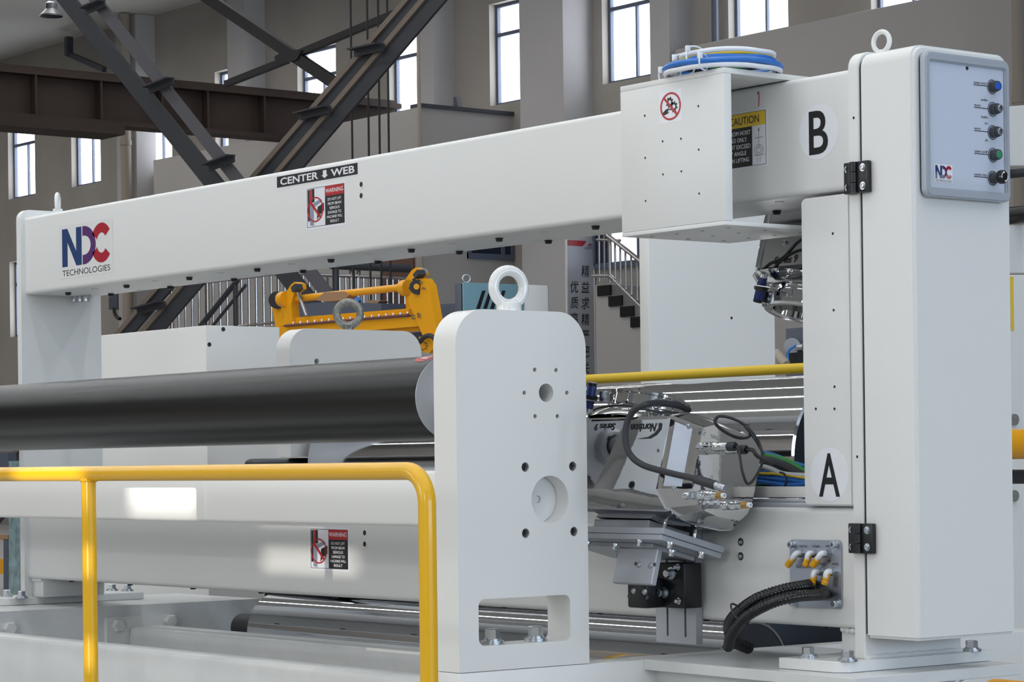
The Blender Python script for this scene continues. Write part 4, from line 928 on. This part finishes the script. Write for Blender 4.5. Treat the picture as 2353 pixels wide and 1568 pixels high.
# ---- crane girder
XG = -40.5
G = thing('crane_girder', 'rust-brown steel crane girder running to the back wall', 'crane girder')
za, zb = W(0, 152, X=XG).z, W(0, 256, X=XG).z
y0, y1, y2 = 16.0, 26.8, 28.95
b = NB(); box(b, XG-.5, XG, y0, y2, za-.09, za); box(b, XG-.35, XG-.15, y0, y2, za, za+.08); ob('top_flange', b, 'rust_steel', G)
b = NB(); box(b, XG-.28, XG-.22, y0, y1, zb, za-.09); box(b, XG-.28, XG-.22, y1, y2, 6.41, za-.09); ob('web', b, 'rust_steel', G)
b = NB(); box(b, XG-.5, XG, y0, y1, zb-.08, zb); ob('bottom_flange', b, 'rust_steel', G)
for u in (85, 235, 375, 480, 610):
    p = W(u, 250, X=XG); b = NB(); box(b, XG-.48, XG-.02, p.y-.02, p.y+.02, zb, za-.09); ob('stiffener', b, 'rust_steel', G)
b = NB(); box(b, XG-.7, XG+.15, y0, W(278, 300, X=XG).y, zb-.26, zb-.08); ob('bearing_shoe', b, 'rust_steel', G)
# ---- heavy laced diagonal braces (pairs of channels with batten plates), crossing behind the upper beam
def brace(label, YD, ends, battens, edge, mats, dp):
    t = thing('lattice_brace', label, 'steel brace')
    for (u0, v0, u1, v1, w_) in ends:
        p, q = W(u0, v0, Y=YD), W(u1, v1, Y=YD); d = (q-p); p = p-d*.12; q = q+d*((p.z+d.z+H)/-d.z if False else 0)
        k = (q.z+H)/(-(q-p).z); q = q+(q-p)*k
        b = NB(); beam_between(b, p, q, w_, dp, (0, 1, 0)); o = ob('channel', b, mats[len([c for c in t.children if c.name.startswith('channel')])], t)
        ax = (q-p).normalized(); n = V((0, 1, 0)).cross(ax); n = n if n.x < 0 else -n
        if edge: b = NB(); beam_between(b, p+n*(w_*.5+.02)+V((0, -.01, 0)), q+n*(w_*.5+.02)+V((0, -.01, 0)), .06, dp+.03, (0, 1, 0)); ob('flange', b, edge, t)
    for (u0, v0, u1, v1) in battens:
        p, q = W(u0, v0, Y=YD-.07), W(u1, v1, Y=YD-.07); b = NB(); beam_between(b, p, q, .075, .02, (0, 1, 0)); beam_between(b, p+V((0, -.04, .03)), q+V((0, -.04, .03)), .016, .11, (0, 1, 0)); ob('batten', b, 'brace_steel', t)
brace('dark laced steel brace slanting from upper left behind the beam', 13.7, [(154, 0, 485, 413, .225), (220, 0, 543, 410, .145)], [(197, 26, 240, 8), (343, 208, 398, 186), (480, 386, 538, 364)], None, ('brace_steel', 'brace_mid'), .03)
brace('dark laced steel brace slanting from upper right behind the beam', 14.2, [(960, 0, 608, 405, .135), (1004, 0, 664, 400, .185)], [(815, 122, 880, 108), (690, 268, 757, 252), (316, 716, 376, 700)], 'brace_edge', ('brace_steel', 'brace_steel'), .03)
# ---- thinner wall bracing with gusset
YE = 24.0
T = thing('wind_brace', 'thin dark cross brace with gusset plate high on the back wall', 'steel brace')
for (u0, v0, u1, v1, w_) in ((455, -20, 790, 205, .2), (520, 193, 660, 138, .11), (670, 130, 930, 22, .11)):
    b = NB(); beam_between(b, W(u0, v0, Y=YE), W(u1, v1, Y=YE), w_, .1, (0, 1, 0)); ob('angle_bar', b, 'dark_hole', T)
b = NB(); plate(b, [tuple(W(u, v, Y=YE).xz) for u, v in ((640, 130), (668, 115), (702, 116), (690, 138), (660, 147), (640, 143))], [], fY, YE-.08, YE-.05); ob('gusset', b, 'dark_hole', T)
# ---- hoist ropes
for u, ut, vb, nm in ((810, 805, 365, 'leftmost'), (844, 843, 360, 'second from left'), (869, 868, 357, 'third from left'), (890, 889, 353, 'rightmost')):
    b = NB(); p = W(ut, -30, Y=17); q = W(u, 720, Y=17); cyl(b, V((p.x, 17, ZC)), V((p.x, 17, q.z)), .013, 8); o = ob('hoist_rope', b, 'dark_hole', None); tag(o, 'thin dark vertical hoist rope, %s of the four' % nm, 'rope', 'four hoist ropes')
# ---- pendant lamp
L = thing('pendant_lamp', 'grey bell-shaped industrial pendant lamp under the roof', 'lamp')
p = W(118, 38, Y=24); b = NB(); lathe(b, [(.23, 0), (.225, .03), (.13, .13), (.115, .15), (.115, .26), (.06, .30)], p, (0, 0, 1), 28, False, True); ob('shade', b, 'dark_grey', L)
b = NB(); cyl(b, p+V((0, 0, .3)), V((p.x, p.y, ZC)), .02, 8); ob('cord', b, 'dark_hole', L)
# ---- wall bracket arm near the roof
L = thing('wall_bracket', 'dark bent steel bracket arm under the roof at left', 'bracket')
b = NB(); beam_between(b, W(158, 85, Y=28.4), W(158, 128, Y=28.4), .15, .15, (1, 0, 0)); ob('post', b, 'dark_grey', L)
b = NB(); beam_between(b, W(158, 124, Y=28.4), W(240, 160, Y=28.4), .1, .12); ob('arm', b, 'dark_grey', L)
# ---- downpipes
for u, Yp, r, lb in ((289, 28.3, .12, 'beige downpipe beside the pier, left of the laced brace'), (2344, 27.9, .10, 'beige downpipe at the far right edge of the hall'), (964, 26.7, .035, 'thin pale pipe beside a pier in the middle of the wall')):
    p = W(u, 300, Y=Yp); t = thing('downpipe', lb, 'pipe'); b = NB(); cyl(b, (p.x, Yp, ZFL), (p.x, Yp, ZC-.02), r, 16); ob('pipe', b, 'downpipe', t)
    for z_ in (1.5, 4.1, 5.0, 7.2): b = NB(); cyl(b, (p.x, Yp, z_), (p.x, Yp, z_+.12), r*1.12, 16); ob('collar', b, 'downpipe', t)
p = W(1643, 50, Y=28.8); b = NB(); cyl(b, (p.x, 28.8, 6.91), (p.x, 28.8, ZC-.01), .06, 10); box(b, p.x-.12, p.x+.16, 28.75, 28.99, 8.1, 8.2); o = ob('conduit', b, 'blue_grey', None); tag(o, 'thin blue-grey conduit between two upper windows', 'pipe')
# ---- dark corbel bracket on the girder end
b = NB(); q = [W(u, v, Y=28.0) for u, v in ((1052, 224), (1058, 224), (1066, 262), (1052, 262))]; plate(b, [(p.x, p.z) for p in q], [], fY, 27.9, 28.0); o = ob('rail_stop', b, 'dark_grey', None); tag(o, 'small dark upright stop plate on the inner room roof', 'bracket')
# ---- window band, door and mezzanine of the inner room
XR = -37.05
f = NB(); p0, p1 = W(1073, 594, X=XR), W(1196, 600, X=XR); y0, y1 = p0.y, 28.95; z0 = p0.z; z1 = z0+1.3
for a in ((y0, y0+.07), ((y0+y1)*.5+.25, (y0+y1)*.5+.32), (y1-.05, y1)): box(f, XR, XR+.05, a[0], a[1], z0, z1)
for c in ((z0, z0+.1), (z1-.07, z1)): box(f, XR, XR+.047, y0, y1, c[0], c[1])
fo = struct('window_40', f, 'window_frame'); g = NB(); box(g, XR+.005, XR+.012, y0+.05, y1, z0+.06, z1-.05); ob('pane', g, 'dark_pane', fo)
f = NB(); p0, p1 = W(880, 700, Y=26.8), W(950, 700, Y=26.8); box(f, p0.x, p1.x, 26.79, 26.85, 1.4, 4.1); struct('door_1', f, 'wood')
M_ = thing('mezzanine_railing', 'stainless steel balustrade of the mezzanine in front of the wooden door', 'railing')
XM = -37.3
zt = W(735, 632, X=XM).z; ya, yb = W(640, 640, X=XM).y, 26.8
def rail(par, p, q, r, m='stainless', name='handrail'):
    b = NB(); cyl(b, p, q, r, 10); return ob(name, b, m, par)
rail(M_, (XM, ya, zt), (XM, yb, zt), .035); rail(M_, (XM, ya, zt-.9), (XM, yb, zt-.9), .025, name='bottom_rail')
BA = NB(); cyl(BA, (0, 0, 0), (0, 0, -.9), .022, 8); BAM = mesh_of('baluster', BA, 'stainless')
n = 22
for i in range(n+1):
    y_ = ya+(yb-ya)*i/n
    inst(BAM, (XM, y_, zt), M_, 'baluster', None)
for y_ in (ya, W(807, 640, X=XM).y, W(824, 640, X=XM).y, yb): b = NB(); cyl(b, (XM, y_, zt+.12), (XM, y_, zt-1.0), .035, 10); ob('newel_post', b, 'stainless', M_)
xl = W(395, 700, Y=ya).x
ML = thing('mezzanine_railing', 'stainless steel balustrade of the mezzanine beside the dark braces', 'railing')
rail(ML, (xl, ya, zt), (XM, ya, zt), .035); rail(ML, (xl, ya, zt-.85), (XM, ya, zt-.85), .025, name='bottom_rail')
n = 15
for i in range(n): inst(BAM, (xl+(XM-xl)*i/n, ya, zt), ML, 'baluster')
for k in (0, .35, .62): b = NB(); x_ = xl+(XM-xl)*k; cyl(b, (x_, ya, zt+.1), (x_, ya, zt-1), .035, 10); ob('newel_post', b, 'stainless', ML)
b = NB(); box(b, xl-1.5, XM+.05, ya-.05, 26.85, zt-1.35, zt-1.0); struct('trim_8', b, 'block_wall')
t = thing('stair_handrail', 'dark sloping stair handrail in front of the mezzanine balustrade', 'railing')
b = NB(); cyl(b, W(548, 641, Y=ya-.4), W(462, 748, Y=ya-.4), .05, 10); ob('handrail', b, 'dark_grey', t)
b = NB(); cyl(b, W(565, 655, Y=ya-.4), W(480, 760, Y=ya-.4), .03, 10); ob('lower_rail', b, 'dark_grey', t)
for u, v in ((540, 650), (470, 738)): b = NB(); q_ = W(u, v, Y=ya-.4); cyl(b, q_, (q_.x, q_.y, ZFL), .04, 8); ob('post', b, 'dark_grey', t)
t = thing('handrail', 'dark horizontal tube rail above the yellow machine', 'railing'); b = NB(); q_ = W(760, 609, X=-36.9); cyl(b, q_, (-36.9, 26.5, q_.z), .075, 12); ob('tube', b, 'dark_grey', t); b = NB(); cyl(b, (-36.9, q_.y+.1, q_.z), (-36.9, q_.y+.1, ZFL), .06, 10); ob('post', b, 'dark_grey', t)
# ---- banner with calligraphy on the pier
BN = thing('banner', 'tall silver banner with black Chinese calligraphy on the pier', 'banner')
XBn = -34.70
a0, a1 = W(1303, 700, X=XBn).y, W(1366, 700, X=XBn).y; z1 = W(1335, 552, X=XBn).z; zb = ZFL+.6
b = NB(); box(b, XBn-.02, XBn, a0, a1, zb, z1); ob('sheet', b, 'banner_silver', BN)
b = NB(); box(b, XBn-.025, XBn+.012, a0-.012, a0+.012, zb, z1); box(b, XBn-.025, XBn+.012, a1-.012, a1+.012, zb, z1); ob('edge_frame', b, 'white_smooth', BN)
b = NB(); M = MF('X', V((XBn+.003, a0, z1))); wd = a1-a0; flat(b, [(.01, -.01), (.01, -.08), (.03, -.11), (wd*.58, -.11), (wd*.66, -.07), (wd*.72, -.01)], M); 
flat(b, [(wd*.78, -.10), (wd*.86, -.04), (wd*.89, -.06), (wd*.83, -.10)], M); flat(b, [(wd*.86, -.10), (wd*.93, -.055), (wd*.95, -.075), (wd*.9, -.10)], M); pr('red_print', b, 'logo_red', BN, M)
b = NB(); text(b, 'LAIYI', M @ Matrix.Translation((wd*.80, -.155, 0)), .045, wd*.27); pr('brand_lettering', b, 'black_print', BN, M)
def glyph(u, v, s, ch): b = NB(); text(b, ch, MF('X', W(u, v, X=XBn+.004)+V((0, 0, -s*.38))), s*.74, s*.86, bold=.004, shear=.1); pr('character', b, 'black_print', BN, M)
for i, ch in enumerate('精益求精严把关'): glyph(1345, 624+37*i, .215, ch)
for i, ch in enumerate('优质高'): glyph(1320, 660+36.5*i, .215, ch)
# ---- staircase right of the banner
ST_ = thing('staircase', 'concrete staircase with black stringer and steel balusters beside the banner', 'staircase')
YS = 28.2
pts = [W(u, v, Y=YS) for u, v in ((1368, 655), (1403, 655), (1403, 679), (1429, 679), (1429, 703), (1456, 703), (1456, 727), (1480, 727), (1480, 751), (1506, 751))]
out = [(p.x, p.z) for p in pts]; b = NB()
dx = out[3][0]-out[2][0]; dz = out[3][1]-out[4][1]
x_, z_ = out[-1]
for k in range(14): z_ -= dz; out.append((x_, z_)); x_ += dx; out.append((x_, z_))
out2 = [(a, max(c, ZFL+.01)) for a, c in out]
plate(b, out2+[(out2[-1][0], ZFL), (out2[0][0], ZFL)], [], fY, YS, YB); ob('flight', b, 'block_wall', ST_)
b = NB(); k = 0
for i in range(1, len(out)-2, 2):
    a, c = out[i]
    if c < 0: break
    box(b, a-.02, a+.02+dx*.0, YS-.03, YS, c-dz, c); box(b, a-.32, a+.03, YS-.035, YS, c-dz, c)
ob('stringer', b, 'black_plastic', ST_)
p, q = W(1402, 634, Y=YS-.1), W(1490, 722, Y=YS-.1); rail(ST_, p, q, .03, name='bottom_rail'); rail(ST_, W(1362, 634, Y=YS-.1), p, .03, name='bottom_rail')
rail(ST_, W(1395, 540, Y=YS-.1), W(1490, 615, Y=YS-.1), .04); rail(ST_, W(1372, 551, Y=YS-.1), W(1425, 553, Y=YS-.1), .025)
for u, vt, vb in ((1376, 540, 648), (1388, 540, 648), (1400, 538, 650), (1413, 555, 642), (1425, 565, 655), (1437, 575, 666), (1450, 582, 678), (1463, 592, 691)):
    p, q = W(u, vt, Y=YS-.1), W(u, vb, Y=YS-.1); b = NB(); cyl(b, p, V((p.x, p.y, q.z)), .03 if u == 1400 else .018, 8); ob('baluster', b, 'stainless', ST_)
f = NB(); y_ = YB-.03; p0, p1 = W(1368, 610, Y=y_), W(1500, 600, Y=y_); box(f, p0.x, p1.x, y_-.04, y_, p0.z-.08, p0.z+.02); 
for u in (1368, 1405, 1470): x_ = W(u, 580, Y=y_).x; box(f, x_-.03, x_+.03, y_-.04, y_, p0.z, p0.z+1.2)
fo = struct('window_41', f, 'window_frame')
g = NB(); box(g, W(1407, 600, Y=y_).x, W(1468, 600, Y=y_).x, y_-.015, y_-.01, p0.z+.02, p0.z+1.2); o = ob('pane', g, 'sky_pane', fo)
g = NB(); box(g, W(1368, 600, Y=y_).x, W(1404, 600, Y=y_).x, y_-.015, y_-.01, p0.z+.02, p0.z+1.2); o = ob('pane', g, 'dark_pane', fo)
# ---- yellow unwind stand
YM = thing('unwind_stand', 'yellow steel unwind stand with cross tube and bolted arms in the background', 'machine')
Yy = 11.0
def quad(bm, uvs, Y, t=.06): plate(bm, [(W(u, v, Y=Y).x, W(u, v, Y=Y).z) for u, v in uvs], [], fY, Y, Y+t)
b = NB(); cyl(b, W(653, 690, Y=Yy), W(940, 659, Y=Yy), .028, 16); ob('cross_tube', b, 'machine_yellow', YM)
b = NB(); quad(b, ((640, 733), (940, 709), (940, 724), (640, 749)), Yy-.02, .1); ob('upper_beam', b, 'machine_yellow', YM)
b = NB(); quad(b, ((650, 752), (960, 727), (962, 750), (650, 775)), Yy-.08, .16); quad(b, ((650, 775), (962, 750), (962, 760), (650, 790)), Yy-.02, .1); ob('lower_beam', b, 'machine_yellow', YM)
b = NB(); cyl(b, W(655, 749, Y=Yy-.1), W(938, 724, Y=Yy-.1), .011, 8); ob('edge_strip', b, 'maroon', YM)
NUTB = NB(); cyl(NUTB, (0, 0, 0), (0, 0, .022), .0085, 8); NUTM = mesh_of('nut', NUTB, 'steel')
for i in range(17):
    if i in (6, 8): pass
    u = 674+16.4*i; inst(NUTM, W(u, 745-(u-674)*.0872, Y=Yy-.1), YM, 'nut', None, .8)
for side, uvs, t in ((0, ((622, 690), (626, 676), (640, 670), (648, 700), (652, 780), (642, 800)), .05), (0, ((652, 680), (668, 655), (676, 648), (686, 652), (687, 664), (676, 672), (669, 700), (674, 755), (655, 760), (648, 700)), -.05), (1, ((936, 690), (960, 640), (975, 640), (985, 655), (1010, 790), (1000, 820), (975, 780)), -.1), (1, ((921, 660), (945, 622), (955, 615), (966, 619), (969, 632), (960, 640), (950, 690), (955, 725), (935, 725), (930, 680)), .05)):
    b = NB(); quad(b, uvs, Yy+t, .07); ob('arm', b, 'machine_yellow', YM)
b = NB(); quad(b, ((962, 775), (985, 770), (998, 800), (985, 812), (968, 808)), Yy-.16, .1); ob('pivot_foot', b, 'machine_yellow', YM)
b = NB(); cyl(b, W(958, 660, Y=Yy-.10), W(958, 660, Y=Yy-.12), .055, 24); ob('bearing', b, 'black_rubber', YM)
b = NB(); cyl(b, W(957, 659, Y=Yy-.12), W(957, 659, Y=Yy-.13), .022, 16); ob('bearing_cap', b, 'machine_yellow', YM)
b = NB(); cyl(b, W(637, 690, Y=Yy+.05), W(637, 690, Y=Yy+.02), .07, 24); ob('bearing', b, 'black_rubber', YM)
for ua, va in ((650, 688), (930, 662)): b = NB(); cyl(b, W(ua, va, Y=Yy-.05)+V((-.02, 0, 0)), W(ua, va, Y=Yy-.05)+V((.05, 0, 0)), .06, 20); ob('clamp_hub', b, 'machine_yellow', YM)
for ua, va, ub, vb in ((681, 657, 684, 668), (962, 626, 966, 636)): b = NB(); beam_between(b, W(ua, va, Y=Yy-.1), W(ub, vb, Y=Yy-.1), .06, .07, (0, 1, 0)); ob('clevis', b, 'dark_grey', YM)
b = NB(); cyl(b, W(684, 670, Y=Yy-.05), W(704, 726, Y=Yy-.05), .014, 10); ob('piston_rod', b, 'steel', YM)
for u, v in ((952, 725), (965, 722), (953, 732), (966, 728), (970, 650), (977, 663), (946, 663), (961, 673), (954, 643)): inst(NUTM, W(u, v, Y=Yy-.1), YM, 'nut', ROT_mY)
for k in range(8): inst(NUTM, W(974+9*math.cos(k*.8), 795+9*math.sin(k*.8), Y=Yy-.16), YM, 'nut', ROT_mY, .7)
b = NB(); quad(b, ((724, 690), (745, 672), (790, 670), (802, 679), (790, 690), (748, 693)), Yy-.04, .08); ob('paper_wrap', b, 'cardboard', YM)
b = NB(); tube(b, [W(u, v, Y=Yy-.2) for u, v in ((962, 788), (975, 775), (990, 772), (1001, 785), (1003, 812))], .018, 10, 6); ob('air_hose', b, 'black_rubber', YM)
b = NB(); tube(b, [W(u, v, Y=Yy-.15) for u, v in ((1008, 790), (1004, 805), (1005, 830))], .02, 10, 6); ob('air_hose', b, 'blue_cable', YM)
b = NB(); cyl(b, W(995, 705, Y=Yy+.1), W(1018, 770, Y=Yy+.1), .04, 16); ob('air_cylinder', b, 'aluminium', YM)
b = NB(); quad(b, ((625, 810), (1010, 790), (1010, 1560), (625, 1600)), Yy+.3, .3); ob('base_panel', b, 'block_wall', YM)
b = NB(); cyl(b, W(975, 624, Y=Yy+.1), W(975, 624, Y=Yy+.05), .025, 16); ob('cap_nut', b, 'steel', YM)
# ---- dark blue-grey machine bed behind the yellow stand
o = thing('machine_bed', 'dark blue-grey machine bed behind the yellow stand', 'machine')
b = NB(); quad(b, ((672, 1640), (672, 700), (740, 695), (876, 697), (880, 1600)), 12.5, .8); ob('bed', b, 'blue_grey', o)
b = NB(); quad(b, ((1000, 700), (1060, 697), (1060, 1500), (1000, 1500)), 12.5, .6); ob('side_box', b, 'blue_grey', o)
b = NB(); quad(b, ((840, 697.3), (850, 690), (872, 692), (866, 697.5)), 12.6, .1); o2 = ob('crumpled_paper', b, 'cardboard', None); tag(o2, 'small crumpled paper lying on the dark machine bed', 'paper')
b = NB(); tube(b, [W(u, v, Y=12.6) for u, v in ((800, 694), (806, 686), (816, 684), (826, 694))], .02, 8, 6); o2 = ob('blue_hose', b, 'blue_cable', None); tag(o2, 'short curved blue hose on the dark machine bed', 'hose')
# ---- teal cabinet with stripes
TC = thing('teal_cabinet', 'teal and dark grey cabinet with slanted black stripes and lifting ring', 'cabinet')
XC = -16.0
a0 = W(1065, 690, X=XC).y; a1 = W(1204, 690, X=XC).y; zt2 = W(1070, 650, X=XC).z; xl2 = W(1045, 690, Y=a0).x
b = NB(); box(b, xl2, XC-.01, a0, a1, ZFL, zt2, .004); ob('body', b, 'blue_grey', TC)
b = NB(); box(b, XC-.03, XC, a0+.0, a1, ZFL, zt2+.003, .004); FPn = ob('front_panel', b, 'teal', TC)
b = NB()
for du in (0, 16, 32, 46):
    q = [W(u+du, v, X=XC+.002) for u, v in ((1108, 668), (1116, 668), (1103, 710), (1094, 710))]; b.faces.new([b.verts.new(p) for p in q])
pr('stripes', b, 'black_print', FPn, None)
eye_bolt(TC, 'lifting_ring', (XC-.1, W(1072, 650, X=XC-.1).y, zt2), .038, .008, 'steel', 30, .01, .02)
o = thing('white_cabinet', 'plain white cabinet beside the teal cabinet', 'cabinet')
y2 = W(1262, 690, X=XC).y; b = NB(); box(b, XC-.6, XC-.01, a1+.01, y2, ZFL, W(1206, 654, X=XC).z, .01); ob('body', b, 'white_smooth', o)
b = NB(); box(b, XC-.6, XC-.02, y2+.001, y2+.012, ZFL, W(1206, 655, X=XC).z); ob('side_trim', b, 'panel_grey', o)
# ---- dark machine seen under the upper sensor
o = thing('pump_unit', 'dark blue-grey machine block with grey pipe and blue hose, right of the tall plate', 'machine')
b = NB(); quad(b, ((1806, 1600), (1806, 756), (1850, 752), (1900, 752), (1900, 1600)), 13, .5); ob('block', b, 'blue_grey', o)
b = NB(); cyl(b, W(1818, 800, Y=12.9), W(1850, 800, Y=12.9), .035, 16); ob('pipe', b, 'steel', o)
b = NB(); cyl(b, W(1820, 796, Y=12.95), W(1820, 796, Y=12.85), .06, 16); ob('flange', b, 'steel', o)
b = NB(); quad(b, ((1812, 812), (1850, 808), (1850, 840), (1812, 840)), 12.8, .1); ob('motor', b, 'black_plastic', o)
b = NB(); tube(b, [W(u, v, Y=12.75) for u, v in ((1828, 795), (1814, 805), (1810, 820), (1812, 842))], .009, 8, 6); ob('hose', b, 'blue_cable', o)
b = NB(); cyl(b, W(1782, 810, Y=12.4), W(1806, 838, Y=12.4), .035, 12); ob('strut', b, 'downpipe', o)
# ---- machinery at the right edge, behind the cabinet
XE = -7.6
def vbox(name, label, cat, uvs, X, t, m):
    b = NB(); plate(b, [(W(u, v, X=X).y, W(u, v, X=X).z) for u, v in uvs], [], fX, X-t, X); bmesh.ops.bevel(b, geom=b.edges[:], offset=.004, segments=2, affect='EDGES'); o = ob(name, b, m, None); return tag(o, label, cat)
vbox('cross_beam', 'white beam end at the right edge above the black tubes', 'machine beam', ((2290, 247), (2420, 236), (2420, 378), (2290, 383)), -9.0, .3, 'white_smooth')
b = NB(); cyl(b, W(2280, 404, Y=10.4), W(2420, 390, Y=10.4), .024, 16); o = ob('black_tube', b, 'black_rubber', None); tag(o, 'thin black tube under the white beam end, right edge', 'tube')
b = NB(); cyl(b, W(2280, 500, Y=10.2), W(2420, 485, Y=10.2), .045, 24); o = ob('black_tube', b, 'roller_black', None); tag(o, 'thick black tube right of the control panel corner', 'tube')
vbox('machine_cover', 'pale grey panel behind the cabinet, between black tube and white panel', 'machine panel', ((2290, 520), (2420, 512), (2420, 628), (2290, 628)), -8.8, .2, 'white_smooth')
WPn = vbox('machine_cover', 'large white panel with yellow edge stripe right of the cabinet', 'machine panel', ((2290, 633), (2440, 630), (2440, 1640), (2290, 1640)), -8.0, .1, 'white_smooth')
b = NB(); p0, p1 = W(2323, 760, X=-7.998), W(2328, 636, X=-7.998); box(b, -7.999, -7.996, p0.y, p1.y, p0.z, p1.z); ob('yellow_stripe', b, 'yellow_print', WPn)
b = NB(); cyl(b, W(2290, 1021, X=-7.0), W(2420, 1021, X=-7.0), .062, 28); o = ob('yellow_pipe', b, 'machine_yellow', None); tag(o, 'thick yellow pipe sticking out behind the cabinet', 'pipe')
b = NB(); cyl(b, W(2300, 1096, X=-7.1), W(2420, 1096, X=-7.1), .03, 20); o = ob('black_coupling', b, 'black_rubber', None); tag(o, 'black coupling under the thick yellow pipe', 'coupling')
for v, nm in ((965, 'upper'), (1140, 'lower')):
    b = NB(); p = W(2326, v, X=-8.001); cyl(b, p, p+V((.02, 0, 0)), .027, 12); o = ob('clamp_disc', b, 'galvanised', None); tag(o, 'small grey cast clamp, %s one behind the cabinet edge' % nm, 'clamp')
b = NB(); p = W(2285, 1620, X=-5.6); lathe(b, [(.085, 0), (.085, .2), (.065, .2), (.065, .02)], p, (1, 0, .0), 36, True, False); o = ob('yellow_duct', b, 'machine_yellow', None, 25); tag(o, 'round yellow duct mouth under the cabinet bracket', 'duct')
# ---- wrapped goods at the lower left
o = thing('wrapped_crate', 'film-wrapped crate with dark posts at the far left', 'crate')
b = NB(); quad(b, ((20, 1060), (45, 1060), (45, 1370), (20, 1370)), 13, .2); ob('wrapped_panel', b, 'film_teal', o)
b = NB(); quad(b, ((8, 1240), (19, 1240), (19, 1365), (8, 1365)), 13, .1); ob('post', b, 'blue_grey', o); b = NB(); quad(b, ((-10, 1040), (19, 1040), (19, 1085), (-10, 1090)), 13.1, .1); ob('cross_rail', b, 'blue_grey', o)
b = NB(); quad(b, ((-10, 1230), (18, 1230), (18, 1241), (-10, 1241)), 13, .2); ob('plank', b, 'cardboard', o)
b = NB(); quad(b, ((-10, 1285), (9, 1285), (9, 1320), (-10, 1320)), 13.3, .2); ob('yellow_part', b, 'machine_yellow', o)
# ---- switch box and cable on the wall at left
o = thing('switch_box', 'dark wall switch box with hanging cable, right of the left column', 'switch box')
b = NB(); quad(b, ((250, 676), (270, 676), (270, 712), (250, 712)), 28.5, .49); ob('box', b, 'blue_grey', o)
b = NB(); tube(b, [W(u, v, Y=28.25) for u, v in ((262, 708), (264, 722), (270, 730), (276, 733))], .04, 8, 6); ob('cable', b, 'black_plastic', o)
finalize()
